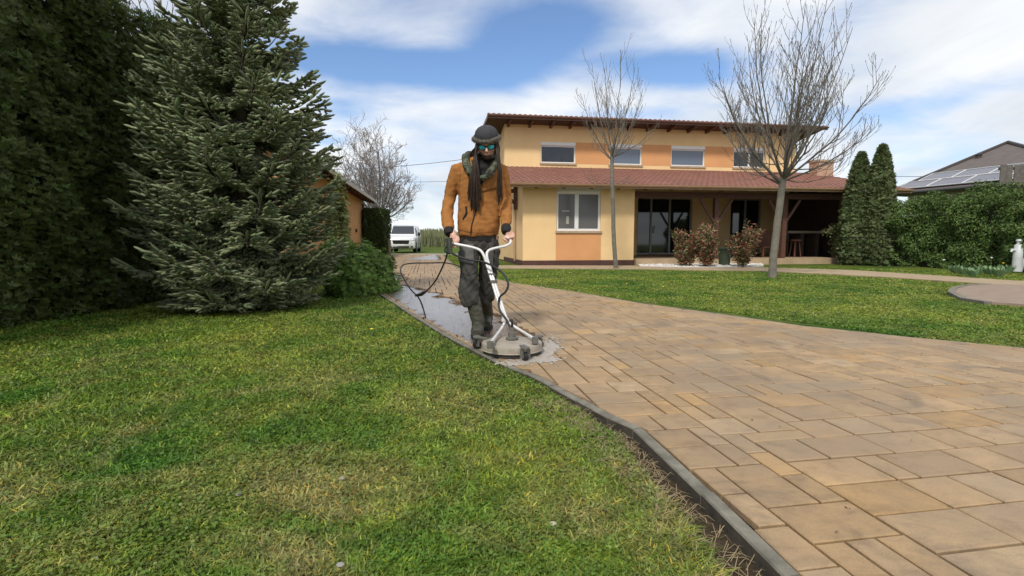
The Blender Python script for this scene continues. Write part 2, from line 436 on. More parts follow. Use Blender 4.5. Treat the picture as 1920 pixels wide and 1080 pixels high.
def paver_mat():
    m = bpy.data.materials.new('sandstone_paver'); m.use_nodes = True; t = m.node_tree; b = t.nodes['Principled BSDF']
    a = N(t, 'ShaderNodeAttribute'); a.attribute_name = 'col'; pos = N(t, 'ShaderNodeNewGeometry').outputs['Position']
    c = a.outputs['Color']
    big = nz(t, pos, 1.1, 5, .6, .5); mid = nz(t, vmul(t, pos, (1, 1.4, 1)), 9, 6, .65, .4); fine = nz(t, pos, 160, 3, .7)
    c = mixc(t, 1., c, ramp(t, mid, (.28, (.70, .68, .66)), (.5, (1., 1., 1.)), (.72, (1.20, 1.18, 1.13))), 'MULTIPLY')
    c = mixc(t, 1., c, ramp(t, fine, (.3, .90), (.7, 1.10)), 'MULTIPLY')
    c = mixc(t, mth(t, 'MULTIPLY', ramp(t, big, (.42, 0.), (.62, .7)), ramp(t, mid, (.35, .3), (.6, 1.))), c, (.215, .165, .120))
    st_ = nz(t, vmul(t, pos, (1, 1, 1), (3, 8, 0)), 2.3, 6, .7, .6)
    c = mixc(t, ramp(t, st_, (.54, 0.), (.70, .62)), c, (.15, .115, .085))
    # orange lichen-like bloom
    c = mixc(t, ramp(t, nz(t, vmul(t, pos, (1, 1, 1), (7, 1, 0)), 3.1, 5, .7), (.58, 0.), (.75, .45)), c, (.42, .24, .10))
    # dark round oil-like spots
    vo = N(t, 'ShaderNodeTexVoronoi'); vo.inputs['Scale'].default_value = .8; t.links.new(pos, vo.inputs['Vector'])
    c = mixc(t, ramp(t, mth(t, 'ADD', vo.outputs['Distance'], mth(t, 'MULTIPLY', mid, .12)), (.10, .55), (.17, 0.)), c, (.085, .065, .05))
    t.links.new(c, b.inputs['Base Color']); b.inputs['Specular IOR Level'].default_value = .35
    t.links.new(ramp(t, mid, (.3, .50), (.7, .72)), b.inputs['Roughness'])
    bp = N(t, 'ShaderNodeBump'); bp.inputs['Distance'].default_value = .0022
    t.links.new(mth(t, 'ADD', mth(t, 'MULTIPLY', fine, .5), mid), bp.inputs['Height']); t.links.new(bp.outputs[0], b.inputs['Normal'])
    return m
M_paver = paver_mat()
meshnp('driveway', Vp, Fp, M_paver, col=np.array(Cp), kind='structure')

# ---- kerb stones along the left edge
M_kerb = mat('kerb_concrete', (.185, .170, .135), .85, .35, 12, .003, 60, dirt=((.05, .05, .035), 5, .5, .6))
kb = MB(); M_kside = mat('kerb_shaded', (.06, .05, .037), .95, .45, 14, .004, 50)  # lawn-side faces coloured darker, the shade on them put into the colour
def offset_line(line, d):
    out = []
    for i, p in enumerate(line):
        a = Vector(line[max(i-1, 0)]); b = Vector(line[min(i+1, len(line)-1)]); t = (b-a).normalized(); out.append((p[0]-t.y*d, p[1]+t.x*d))
    return out
KIN = offset_line(KERB, .002); KOUT = offset_line(KERB, .047)
V = []; F = []
dens = []
for (a, b, c, d) in zip(KIN[:-1], KIN[1:], KOUT[:-1], KOUT[1:]):
    L = math.hypot(b[0]-a[0], b[1]-a[1]); n = max(1, round(L/1.0))
    for k in range(n):
        t0, t1 = k/n+.002/L, (k+1)/n-.002/L
        f = lambda p, q, t: (p[0]+(q[0]-p[0])*t, p[1]+(q[1]-p[1])*t)
        dz = random.uniform(-.004, .004)
        A, B, Cc, D = f(a, b, t0), f(a, b, t1), f(c, d, t1), f(c, d, t0)
        cxm = lambda p, q, e: (p[0]+(q[0]-p[0])*e, p[1]+(q[1]-p[1])*e)
        top = [cxm(A, D, .08), cxm(B, Cc, .08), cxm(B, Cc, .92), cxm(A, D, .92)]
        n0 = len(V)
        V += [(*p, -.16) for p in (A, B, Cc, D)]+[(*p, -.002+dz) for p in (A, B, Cc, D)]+[(*p, .004+dz) for p in top]
        for lay in (0, 4):
            for s in range(4): F.append((n0+lay+s, n0+lay+(s+1) % 4, n0+lay+4+(s+1) % 4, n0+lay+4+s))
        F.append((n0+8, n0+9, n0+10, n0+11))
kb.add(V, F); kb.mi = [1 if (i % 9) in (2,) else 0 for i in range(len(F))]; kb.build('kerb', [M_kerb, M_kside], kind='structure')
# thin edging on the right side of the driveway
ke = MB(); RI = offset_line(REDGE, .003); RO = offset_line(REDGE, .05)
for a, b, c, d in zip(RI[:-1], RI[1:], RO[:-1], RO[1:]):
    ke.prism([a, b, d, c], -.1, -.008)
ke.build('edging', M_kerb, kind='structure')

# ---- garden paths and patio strips on the right
M_path = mat('path_paving', (.36, .27, .17), .85, .22, 3, .003, 50, dirt=((.22, .17, .11), 2, .5, .5))
pth = MB()
loop = [(905, 497), (1190, 497.5), (1420, 500.5), (1600, 506), (1760, 516), (1880, 524), (1990, 530)]
lob = [(1990, 546), (1920, 538), (1850, 531), (1700, 521), (1560, 513), (1420, 507), (1190, 503.5), (905, 502)]
pth.prism(pg(*loop, *lob), -.03, -.006)
pth.build('path', M_path, kind='structure')
cir = MB(); cc = Vector((8.55, 8.0)); rr = 1.42
cpts = [G(x, y) for x, y in ((1790, 548), (1795, 541), (1815, 536), (1860, 533), (1925, 534), (2050, 540), (2080, 560), (1985, 572), (1920, 571), (1860, 567), (1815, 560))]
cir.prism([(p.x, p.y) for p in cpts], -.03, .004)
cir.build('round_terrace', mat('terrace_paving', (.27, .20, .15), .85, .2, 6, .002), kind='structure')
ce = MB(); edge = [(p.x, p.y) for p in (cpts[9], cpts[10], cpts[0], cpts[1], cpts[2], cpts[3])]; eo = offset_line(edge, .09); ei = offset_line(edge, .003)
ei = [e for e in ei]
for a, b, c, d in zip(ei[:-1], ei[1:], eo[:-1], eo[1:]): ce.prism([a, b, d, c], -.04, .012)
ce.build('terrace_edging', M_kerb, kind='structure')
# concrete strip across the end of the driveway
es = MB(); es.prism([(-8.5, 31.05), (-3.2, 31.05), (-3.2, 31.9), (-8.5, 31.9)], -.03, .02); es.build('road', mat('pale_concrete', (.42, .38, .32), .9, .15, 4), kind='structure')

# ---- water film on the pavers behind the machine
def ragged(pts, amp, f, n=10):
    out = []
    L = len(pts)
    for i in range(L):
        a, b = pts[i], pts[(i+1) % L]
        for k in range(n):
            t = k/n; x = a[0]+(b[0]-a[0])*t; y = a[1]+(b[1]-a[1])*t
            d = math.hypot(x, y)*.12
            out.append((x+amp*d*(noise.noise(Vector((x*f, y*f, 1)))+.5*noise.noise(Vector((x*f*3, y*f*3, 4)))), y+2.0*amp*d*(noise.noise(Vector((x*f, y*f, 9)))+.5*noise.noise(Vector((x*f*3, y*f*3, 2))))))
    return out
wm = bpy.data.materials.new('water_film'); wm.use_nodes = True; t = wm.node_tree; b = t.nodes['Principled BSDF']
b.inputs['Base Color'].default_value = (.30, .29, .28, 1); b.inputs['Roughness'].default_value = .06; b.inputs['IOR'].default_value = 1.33
tr = N(t, 'ShaderNodeBsdfTransparent'); tr.inputs[0].default_value = (.60, .56, .52, 1)
ms = N(t, 'ShaderNodeMixShader'); lw = N(t, 'ShaderNodeFresnel'); lw.inputs[0].default_value = 1.4
gl = N(t, 'ShaderNodeBsdfGlossy'); gl.inputs['Roughness'].default_value = .25; gl.inputs[0].default_value = (1.0, .93, .86, 1)
bp = N(t, 'ShaderNodeBump'); bp.inputs['Distance'].default_value = .02
t.links.new(nz(t, N(t, 'ShaderNodeNewGeometry').outputs['Position'], 7, 5, .65), bp.inputs['Height']); t.links.new(bp.outputs[0], gl.inputs['Normal'])
wpos = N(t, 'ShaderNodeNewGeometry').outputs['Position']; at_ = N(t, 'ShaderNodeAttribute'); at_.attribute_name = 'col'
wn_ = mth(t, 'ADD', nz(t, vmul(t, wpos, (1.6, .8, 1)), 3.2, 7, .68, .5), mth(t, 'MULTIPLY', at_.outputs['Fac'], .55))
t.links.new(mth(t, 'MULTIPLY', mth(t, 'MINIMUM', mth(t, 'MULTIPLY', lw.outputs[0], 1.45), .66), ramp(t, wn_, (.56, 0.), (.68, 1.))), ms.inputs[0]); t.links.new(tr.outputs[0], ms.inputs[1]); t.links.new(gl.outputs[0], ms.inputs[2])
t.links.new(ms.outputs[0], t.nodes['Material Output'].inputs[0])
wat = MB()
wp = ragged(pg((894, 652), (836, 621), (800, 600), (745, 565), (716, 547), (708, 527), (745, 536), (800, 548), (860, 572), (925, 600), (985, 640), (960, 660)), .10, 2.5)
wat.add([(x, y, .0032) for x, y in wp], [tuple(range(len(wp)))])
wp2 = ragged(pg((704, 510), (740, 512), (752, 524), (730, 528), (706, 522)), .12, 1.5)
wat.add([(x, y, .0032) for x, y in wp2], [tuple(range(len(wp2)))])
wp3 = ragged(pg((760, 487), (820, 487), (818, 478), (770, 477)), .06, 1.)
wat.add([(x, y, .0032) for x, y in wp3], [tuple(range(len(wp3)))])
wo_ = wat.build('water_outline', wm)
bpy.data.objects.remove(wo_)
# one fine sheet whose vertex value falls to zero at the ragged outline
gxw, gyw = np.meshgrid(np.arange(-4.6, .6, .05), np.concatenate([np.arange(3.3, 10, .06), np.arange(10, 34, .25)])); WV = np.stack([gxw.ravel(), gyw.ravel(), np.full(gxw.size, .0032)], 1)
nxw = gxw.shape[1]; iw, jw = np.meshgrid(np.arange(nxw-1), np.arange(gxw.shape[0]-1)); qw = (jw*nxw+iw).ravel(); WF = np.stack([qw, qw+1, qw+nxw+1, qw+nxw], 1)
dd = np.zeros(len(WV)); 
for pl_ in (wp, wp2, wp3):
    ins = inpoly(WV[:, 0], WV[:, 1], pl_); e_ = polydist(WV[:, 0], WV[:, 1], pl_+[pl_[0]]); dd = np.maximum(dd, np.where(ins, .30+np.clip(e_/.30, 0, 1)*.7, np.clip(.30-e_/.45, 0, 1)))
inside = inpoly(WV[:, 0], WV[:, 1], DRIVE); keep = (dd[WF].max(1) > .02) & inside[WF].all(1); WF = WF[keep]
used, inv = np.unique(WF.ravel(), return_inverse=True)
meshnp('water', WV[used], inv.reshape(-1, 4), wm, col=np.repeat(dd[used][:, None], 3, 1), kind='structure')
# pale foam pushed out round the cleaning disc: a lumpy low heap of bubbles
fm = MB(); fr = random.Random(5)
def foam_blob(px, py, n, sx, sy):
    for _ in range(n):
        x = fr.gauss(px, sx); y = fr.gauss(py, sy); g_ = G(x, y)
        if math.hypot(g_.x, g_.y-3.63) < .21: continue
        r_ = fr.uniform(.002, .009); fm.ell((g_.x, g_.y, .002), (r_*fr.uniform(1.2, 2.4), r_*fr.uniform(1.5, 3.2), r_*.35), nu=8, nv=5)
foam_blob(1024, 655, 420, 9, 6); foam_blob(1036, 648, 110, 7, 3); foam_blob(1000, 674, 420, 22, 3.0); foam_blob(962, 682, 60, 16, 1.5); foam_blob(1010, 664, 160, 10, 6)
foam_blob(990, 640, 110, 22, 3); foam_blob(1030, 640, 60, 14, 6)
fm.build('foam', mat('foam_white', (.38, .34, .29), .35, .2, 30, spec=.5), smooth=True, kind='stuff')

# ---- grass blades
def blades(n, sampler, name, label, seed, wmul=1.0, hmul=1.0):
    r = np.random.default_rng(seed)
    x, y = sampler(r, n); n = len(x)
    z = gz(x, y); d = np.hypot(x, y)
    h = r.uniform(.014, .038, n)*hmul*(.7+.6*vnoise(x, y, 2.2, 5))
    wd = (.0021+.00062*d)*r.uniform(.7, 1.4, n)*wmul
    a = r.uniform(0, 2*np.pi, n); lean = r.uniform(.3, 1.9, n); b = r.uniform(0, 2*np.pi, n)
    dx, dy = np.cos(a), np.sin(a); sxx, syy = np.cos(b), np.sin(b)
    P0 = np.stack([x, y, z-.004], 1)
    def at(t, wf):
        c = P0+np.stack([dx*h*lean*t**1.8, dy*h*lean*t**1.8, h*(t-.25*lean*t*t)], 1)
        s = np.stack([sxx, syy, 0*sxx], 1)*(wd*wf)[:, None]
        return c-s, c+s
    a0, b0 = at(0., .8); a1, b1 = at(.5, 1.); a2, b2 = at(1., .12)
    V = np.stack([a0, b0, a1, b1, a2, b2], 1).reshape(-1, 3)
    k = (np.arange(n)*6)[:, None]; F = np.concatenate([k+np.array([[0, 1, 3, 2]]), k+np.array([[2, 3, 5, 4]])], 0)
    c = np.ones((n, 3))*r.uniform(.65, 1.35, (n, 1)); c *= r.uniform(.92, 1.08, (n, 3))
    dry = r.random(n) < .10+.12*vnoise(x, y, 1.5, 8)*(x < 2); c[dry] *= np.array([1.8, 1.5, 1.35])
    yel = r.random(n) < .15; c[yel] *= np.array([1.5, 1.25, .8])
    C = np.repeat(c, 6, 0)
    meshnp(name, V, F, M_blade, col=C, kind='stuff', label=label)
M_blade = lawn_mat('grass_blade', True)
HEDGE_X = -4.75
def left_s(r, n):
    # radial density about the near lawn
    d = .55*(12/.55)**(r.random(n*2)**.85)
    d = np.where(r.random(n*2) < .12, r.uniform(.6, 2.2, n*2), d)
    a = r.uniform(-1.05, .62, n*2)
    x, y = d*np.sin(a), d*np.cos(a)
    ok = (~inpoly(x, y, DRIVE)) & (polydist(x, y, KERB) > .068) & (x < np.interp(y, [-1, 1, 3, 8], [2, 1, .2, -1.9])) & (y > .35) & (x > HEDGE_X-.35)
    ok &= r.random(n*2) > soilmask(x, y)*1.05
    i = np.flatnonzero(ok)[:n]; return x[i], y[i]
blades(430000, left_s, 'grass', 'short patchy green and straw lawn grass left of the kerb', 21)
RLAWN = REDGE[1:]
def right_s(r, n):
    d = 4.2*(19/4.2)**r.random(n*3); a = r.uniform(-.12, 1.02, n*3); x, y = d*np.sin(a), d*np.cos(a)
    ok = (~inpoly(x, y, DRIVE)) & (polydist(x, y, REDGE) > .055) & (y > np.interp(x, [-2, 0, 4, 9], [14, 9.8, 3.7, 2])) & (y < np.interp(x, [-1, 3.4, 12, 14], [15.4, 14.9, 17, 17]))
    pp = np.array(pg(*loop, *lob)); ok &= ~inpoly(x, y, [tuple(p) for p in pp]); ok &= ~inpoly(x, y, [(p.x, p.y) for p in cpts])
    i = np.flatnonzero(ok)[:n]; return x[i], y[i]
blades(260000, right_s, 'grass', 'short green lawn grass between driveway and house', 22, 1.0, .75)
def far_s(r, n):
    x = r.uniform(-9, -1.4, n*3); y = r.uniform(11, 30, n*3)
    ok = (~inpoly(x, y, DRIVE)) & ((x < -4.6) | (x > -3.6)) & ~((x < -7.3) & (y > 26.5)) & (polydist(x, y, KERB) > .07) & (polydist(x, y, REDGE) > .06)
    i = np.flatnonzero(ok)[:n]; return x[i], y[i]
blades(40000, far_s, 'grass', 'far lawn grass on both sides of the driveway end', 23, 1.0, .9)
# low clover and moss leaves between the blades
r_ = np.random.default_rng(77); x, y = left_s(r_, 150000); n = len(x); d_ = np.hypot(x, y); keep = r_.random(n) < .25+.9*(vnoise(x, y, 1.7, 31) > .45); x, y, d_ = x[keep], y[keep], d_[keep]; n = len(x)
V, F, C = leaves(np.stack([x, y, gz(x, y)+r_.uniform(.004, .026, n)], 1), r_.normal(0, .45, (n, 3))+[0, 0, 1.], (.009+.0016*d_)*r_.uniform(.7, 1.4, n), (.008+.0014*d_), tint((.85, 1., .75), n, .35, .12, r_), .15, .2, r_)
meshnp('clover', V, F, M_blade, col=C, kind='stuff', label='low clover and moss leaves mixed into the near lawn')
# fallen bits of leaf and grit lying about
r_ = np.random.default_rng(78); n = 420; x = r_.uniform(-3, 7, n); y = 1.2+9*r_.random(n)**1.3; on = inpoly(x, y, DRIVE); z = np.where(on, .0035, -.005)
V, F, C = leaves(np.stack([x, y, z], 1), r_.normal(0, .25, (n, 3))+[0, 0, 1.], r_.uniform(.004, .018, n), r_.uniform(.004, .010, n), tint((.13, .10, .065), n, .5, .1, r_), .2, -.1, r_)
meshnp('leaf_litter', V, F, mat('litter', (.1, .1, .1), .9, attr=True), col=C, kind='stuff', label='tiny fallen leaf bits and grit scattered on paving and lawn')
# long straw tufts beside the trench
sf = MB(); r_ = random.Random(9)
for _ in range(900):
    yy = r_.uniform(1.05, 2.6); kx = np.interp(yy, [p[1] for p in KERB[:8]], [p[0] for p in KERB[:8]])
    off = r_.uniform(.07, .26); x0 = kx-off; z0 = float(gz(np.array([x0]), np.array([yy]))[0])
    a = r_.uniform(0, 6.28); L = r_.uniform(.03, .08); hh = r_.uniform(.006, .035)
    sf.tube([(x0, yy, z0+.003), (x0+math.cos(a)*L*.5, yy+math.sin(a)*L*.5, z0+hh), (x0+math.cos(a)*L, yy+math.sin(a)*L, z0+hh*.5)], [.0012, .0010, .0004], 3, False)
sf.build('dead_grass', mat('straw', (.27, .21, .12), .8, .3, 30), kind='stuff', label='dry straw stems lying beside the kerb trench')
# ================================================================== vegetation
M_bark = mat('bark_grey', (.15, .125, .095), .9, .35, 9, .012, 30)
M_leafv = mat('foliage', (.05, .08, .03), .55, .25, 3, attr=True, trans=.22, spec=.3)
def cat_np(parts):
    V = []; F = []; C = []; n = 0
    for v, f, c in parts: V.append(v); F.append(f+n); C.append(c); n += len(v)
    return np.concatenate(V), np.concatenate(F), np.concatenate(C)

# ---- spruce
def spruce(base, H, prof, seed):
    r = np.random.default_rng(seed); rr_ = random.Random(seed)
    root = empty('spruce_tree', base, 'dense dark spruce with drooping tiered branches in front of the tall hedge', 'tree')
    tr = MB(); tr.tube([(0, 0, -.1), (0.01, 0, .5), (0, .02, 2.), (.02, 0, 4), (0, 0, H)], [.10, .085, .065, .04, .01], 10)
    br = tr; S0 = []; SD = []; SL = []; SG = []
    z = .26
    while z < H-.1:
        k = 17 if z < 4 else 11
        a0 = rr_.uniform(0, 6.28)
        tierv = rr_.uniform(.86, 1.08)
        for q in range(k):
            a = a0+q*2*math.pi/k+rr_.uniform(-.3, .3); zz_ = z+rr_.uniform(-.045, .045)
            L = float(np.interp(zz_, *zip(*prof)))*rr_.uniform(.70, 1.06)*tierv
            if L < .06: continue
            el0 = np.interp(zz_, [0, 1.5, 3, H], [-.02, -.06, .12, .75])+rr_.uniform(-.09, .09)
            pts = []; n = 9
            for i in range(n+1):
                t = i/n; sag = -.26*L*math.sin(math.pi*t*.75)*(1 if zz_ < 3.2 else .4)+.12*L*t**3
                rd = L*t*math.cos(el0); pts.append(Vector((math.cos(a)*rd, math.sin(a)*rd, max(zz_+L*t*math.sin(el0)+sag, .12))))
            br.tube(pts, [.016*(1-t/n*.8) for t in range(n+1)], 5, False)
            side = Vector((-math.sin(a), math.cos(a), 0))
            def shoot(p, d, l, g): S0.append(tuple(p)); SD.append(tuple(d)); SL.append(l); SG.append(g)
            # secondary branchlets
            gcol = rr_.uniform(.8, 1.2)
            m = max(4, int(L/.088))
            for i in range(m):
                t = .14+.86*(i+rr_.random()*.5)/m; f = t*n; i0 = min(int(f), n-1); p = pts[i0].lerp(pts[i0+1], f-i0); td = (pts[i0+1]-pts[i0]).normalized()
                sl = (.10+.46*(1-t)*L*.55+.05)*rr_.uniform(.75, 1.15); sl = min(sl, .52)
                for s in (-1, 1):
                    d = (td*.75+side*s*.8+Vector((0, 0, rr_.uniform(-.22, .02)))).normalized()
                    e = p+d*sl; e.z -= .10*sl
                    nn = max(1, int(sl/.085))
                    for j in range(nn):
                        u = (j+.5)/nn; b = p.lerp(e, u)
                        for s2 in (-1, 1):
                            dd = (d*.8+(td*s2*.55*s)+Vector((0, 0, rr_.uniform(-.22, .14)))+side*s*.15*s2*-1).normalized()
                            shoot(b, dd, rr_.uniform(.075, .13)*(.88-.28*u), gcol)
                    shoot(p.lerp(e, .72), d, sl*.28+.06, gcol); shoot(p.lerp(e, .3), d, sl*.45, gcol)
            shoot(pts[-2], (pts[-1]-pts[-2]).normalized(), (pts[-1]-pts[-2]).length+.06, gcol)
        z += .29 if z < 2.5 else .29
    br.build('trunk', M_bark, root, smooth=True)
    S0 = np.array(S0); SD = np.array(SD); SL = np.array(SL); SG = np.array(SG); n = len(S0); K = 26
    SD = SD+r.normal(0, .10, SD.shape); SD[:, 2] += .05; SD /= np.linalg.norm(SD, axis=1, keepdims=True)
    # needles round every shoot, leaning to its tip
    t = (np.arange(K)+.5)/K; ang = np.arange(K)*2.4
    ref = np.tile([0, 0, 1.], (n, 1)); ref[np.abs(SD[:, 2]) > .9] = [1, 0, 0]
    e1 = np.cross(SD, ref); e1 /= np.linalg.norm(e1, axis=1, keepdims=True); e2 = np.cross(SD, e1)
    rot = r.uniform(0, 6.28, (n, 1)); A = ang[None]+rot
    rad = e1[:, None]*np.cos(A)[..., None]+e2[:, None]*np.sin(A)[..., None]
    b = S0[:, None]+SD[:, None]*(t[None]*SL[:, None])[..., None]
    nl = .023*r.uniform(.8, 1.2, (n, K))*(1-.35*t[None]**4)
    tip = b+(rad*.8+SD[:, None]*.75)*nl[..., None]
    wv = np.cross(np.broadcast_to(SD[:, None], rad.shape), rad)*.0034
    V = np.stack([b-wv, b+wv, tip], 2).reshape(-1, 3); F = np.arange(n*K*3).reshape(-1, 3)
    # leafy cores of the shoots: short tapered five sided rods
    kk = np.arange(5)*2*np.pi/5; rings = []
    for tt, rr2 in ((0., .008), (.35, .015), (.8, .013), (1.03, .003)):
        rings.append(S0[:, None]+SD[:, None]*(SL*tt)[:, None, None]+(e1[:, None]*np.cos(kk)[None, :, None]+e2[:, None]*np.sin(kk)[None, :, None])*rr2)
    CV = np.stack(rings, 1).reshape(-1, 3); bi = np.arange(n)[:, None]*20; tri = []
    for L_ in range(3):
        for q in range(5):
            a_, b_ = L_*5+q, L_*5+(q+1) % 5; tri += [[a_, b_, b_+5], [a_, b_+5, a_+5]]
    CF = (bi[:, None]+np.array(tri)[None]).reshape(-1, 3)
    out = np.hypot(S0[:, 0], S0[:, 1])
    c = tint((.215, .25, .13), n, .34, .08, r)*SG[:, None]
    c = np.repeat(c, K, 0)*r.uniform(.8, 1.2, (n*K, 1)); c = np.repeat(c, 3, 0)
    V = np.concatenate([V, CV]); F = np.concatenate([F, CF+n*K*3]); c = np.concatenate([c, np.repeat(c[::K*3]*.9, 20, 0)])
    meshnp('crown', V, F, mat('spruce_needles', (.08, .1, .05), .5, attr=True, spec=.35, trans=.12), root, col=c)
    print('spruce shoots', n)
SP = G(466, 573)
spruce((SP.x, SP.y, -.03), 5.9, [(0, .75), (.35, 1.02), (.9, 1.22), (1.4, 1.28), (2.1, 1.20), (3.0, .94), (3.75, .70), (4.6, .48), (5.9, .03)], 4)

# ---- clipped hedges and columnar trees built from leafy sprays
def spray_cloud(Pn, Nn, size, base, r, fan=5, upb=.6, wr=.42, hue=.12, v=.25):
    """small flattened fans of scale foliage pointing outwards and up"""
    n = len(Pn); out = []
    up = np.array([0, 0, 1.])[None]*upb+Nn*.7+r.normal(0, .35, (n, 3))
    nn = Nn+r.normal(0, .55, (n, 3)); base_c = tint(base, n, v, hue, r)
    for k in range(fan):
        th = (k-(fan-1)/2)*.5
        a = up-nn*(up*nn).sum(1, keepdims=True)/np.maximum((nn*nn).sum(1, keepdims=True), 1e-6); a /= np.linalg.norm(a, axis=1, keepdims=True)
        b = np.cross(nn/np.linalg.norm(nn, axis=1, keepdims=True), a)
        d = a*math.cos(th)+b*math.sin(th)
        sz = size*r.uniform(.6, 1.2, n)*(1-.12*abs(k-(fan-1)/2))
        out.append(leaves(Pn+d*sz[:, None]*.15, nn, sz, sz*wr, base_c*r.uniform(.85, 1.15, (n, 1)), .12, .1, r, up=d))
    return cat_np(out)
# tall hedge on the left: x-facing face with an end and a top
def hedge_box(name, x0, x1, y0, y1, z1, n, size, base, seed, root, lump=.16, faces=('r', 'f', 't'), fan=5, core=None, leafy=False, upb=.6, zb=0.0, top_lump=None):
    r = np.random.default_rng(seed)
    ar = {'r': (y1-y0)*z1, 'l': (y1-y0)*z1, 'f': (x1-x0)*z1, 't': (x1-x0)*(y1-y0), 'b': (x1-x0)*z1}; tot = sum(ar[f] for f in faces); ps = []; ns = []
    for f in faces:
        k = int(n*ar[f]/tot); a = r.random(k); b = r.random(k)
        if f in 'rl': p = np.stack([np.full(k, x1 if f == 'r' else x0), y0+(y1-y0)*a, zb+(z1-zb)*b], 1); nn = [1. if f == 'r' else -1., 0, 0]; uu, vv = p[:, 1], p[:, 2]
        if f in 'fb': p = np.stack([x0+(x1-x0)*a, np.full(k, y0 if f == 'f' else y1), zb+(z1-zb)*b], 1); nn = [0, -1. if f == 'f' else 1., 0]; uu, vv = p[:, 0], p[:, 2]
        if f == 't': p = np.stack([x0+(x1-x0)*a, y0+(y1-y0)*b, np.full(k, z1)], 1); nn = [0, 0, 1.]; uu, vv = p[:, 0], p[:, 1]
        nn = np.tile(nn, (k, 1))
        off = lump*((vnoise(uu, vv, 1.7, seed)-.5)*1.5+(vnoise(uu, vv, 5.5, seed+1)-.5)*1.1+(vnoise(uu, vv, 14, seed+2)-.5)*.5)-np.abs(r.normal(0, lump*.55, k))
        ps.append(p+nn*off[:, None]); ns.append(nn)
    Pn = np.concatenate(ps); Nn = np.concatenate(ns)
    if leafy:
        V, F, C = leaves(Pn, Nn+r.normal(0, .6, Pn.shape), size*r.uniform(.6, 1.25, len(Pn)), size*.55, tint(base, len(Pn), .3, .15, r), .2, .3, r)
    else: V, F, C = spray_cloud(Pn, Nn, size, base, r, fan, upb, .30 if upb > 1 else .42)
    o = meshnp('foliage', V, F, M_leafv, root, col=C)
    cb = MB(); e = lump*1.3; ztop = z1-e
    cb.box((x0+e, y0+e, -.1), (x1-e, y1-e, ztop)); cb.build('stem', core or M_core, root)
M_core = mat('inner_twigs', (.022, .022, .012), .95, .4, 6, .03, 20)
hd = empty('tall_hedge', (0, 0, 0), 'tall dark conifer hedge filling the left edge behind the spruce', 'hedge')
hd_pts = []
hedge_box('h', -7.4, -4.72, 1.5, 10.2, 3.72, 140000, .068, (.085, .115, .030), 31, hd, .26, ('r', 'b', 't'), fan=4, zb=-.02, upb=1.8)
hd.children[0]
# neat clipped conifer block beyond the garage
ct_ = empty('clipped_conifer', (0, 0, 0), 'dark square clipped conifer block between garage and white van', 'hedge')
a_ = P(684, 478, 28.5); b_ = P(720, 478, 28.5); tz = P(700, 392, 28.5).z
hedge_box('c', a_.x, b_.x, 28.5, 30.2, tz, 9000, .10, (.055, .085, .026), 33, ct_, .07, ('r', 'f', 't', 'l'), fan=3)
# low leafy hedge right
hr = empty('leafy_hedge', (0, 0, 0), 'long broadleaf green hedge along the right side of the garden', 'hedge')
def hedge_strip(root, line, height, n, size, base, seed, depth=1.6, lump=.22, top=None):
    """hedge following a ground line; visible face to the left of the line direction"""
    r = np.random.default_rng(seed); line = np.array(line); seg = np.diff(line, axis=0); L = np.hypot(seg[:, 0], seg[:, 1]); cum = np.concatenate([[0], np.cumsum(L)])
    nf = int(n*.62); s = r.uniform(0, cum[-1], n); i = np.clip(np.searchsorted(cum, s)-1, 0, len(L)-1); t = (s-cum[i])/L[i]; p = line[i]+seg[i]*t[:, None]
    nv = np.stack([seg[i][:, 1], -seg[i][:, 0]], 1)/L[i][:, None]
    hh = np.interp(s, *zip(*height)) if isinstance(height, list) else np.full(n, height)
    u = r.random(n); z = hh*u; dpt = np.zeros(n)
    top_ = np.arange(n) >= nf
    z[top_] = hh[top_]; dpt[top_] = r.random(top_.sum())*depth
    rnd = np.clip((z/hh-.72)/.28, 0, 1)**2*.42; rnd[top_] = 0
    z = np.where(top_, hh-np.clip(.42-dpt, 0, 1)**2*1.6, z)
    off = lump*((vnoise(s, z+dpt*3, 1.3, seed)-.5)*1.7+(vnoise(s, z+dpt*3, 3.6, seed+1)-.5)*1.2)-np.abs(r.normal(0, .10, n))
    N3 = np.stack([nv[:, 0]*(~top_), nv[:, 1]*(~top_), top_*1.+rnd], 1)
    P3 = np.stack([p[:, 0]-nv[:, 0]*(dpt+rnd), p[:, 1]-nv[:, 1]*(dpt+rnd), z], 1)+N3*off[:, None]
    P3[:, 2] = np.maximum(P3[:, 2], .02)
    V, F, C = leaves(P3, N3+r.normal(0, .9, P3.shape)+np.array([0, 0, .35]), size*r.uniform(.6, 1.3, n), size*.5, tint(base, n, .3, .14, r), .18, .25, r)
    meshnp('foliage', V, F, M_leafv, root, col=C)
    cb = MB()
    for k in range(len(L)):
        a, b = line[k], line[k+1]; m = nv[0]; nn = np.array([seg[k][1], -seg[k][0]])/L[k]; e = .28
        h = (height if not isinstance(height, list) else np.interp(cum[k:k+2], *zip(*height)).min())-.35
        ext = seg[k]/L[k]*.0
        cb.prism([tuple(a-nn*e-ext), tuple(b-nn*e+ext), tuple(b-nn*(depth-.2)), tuple(a-nn*(depth-.2))], -.1, h)
    cb.build('stem', M_core, root)
HL = [tuple(G(x, y)[:2]) for x, y in ((1655, 497), (1760, 501), (1870, 506), (1990, 512))]
HL = [(HL[0][0]-.1, HL[0][1]+.3)]+HL[1:]
hedge_strip(hr, HL+[(15.3, 11.0), (16., 9.)], [(0, 1.95), (2.6, 2.25), (4, 2.1), (7, 1.75), (12, 1.7)], 70000, .08, (.105, .165, .042), 35, lump=.34)

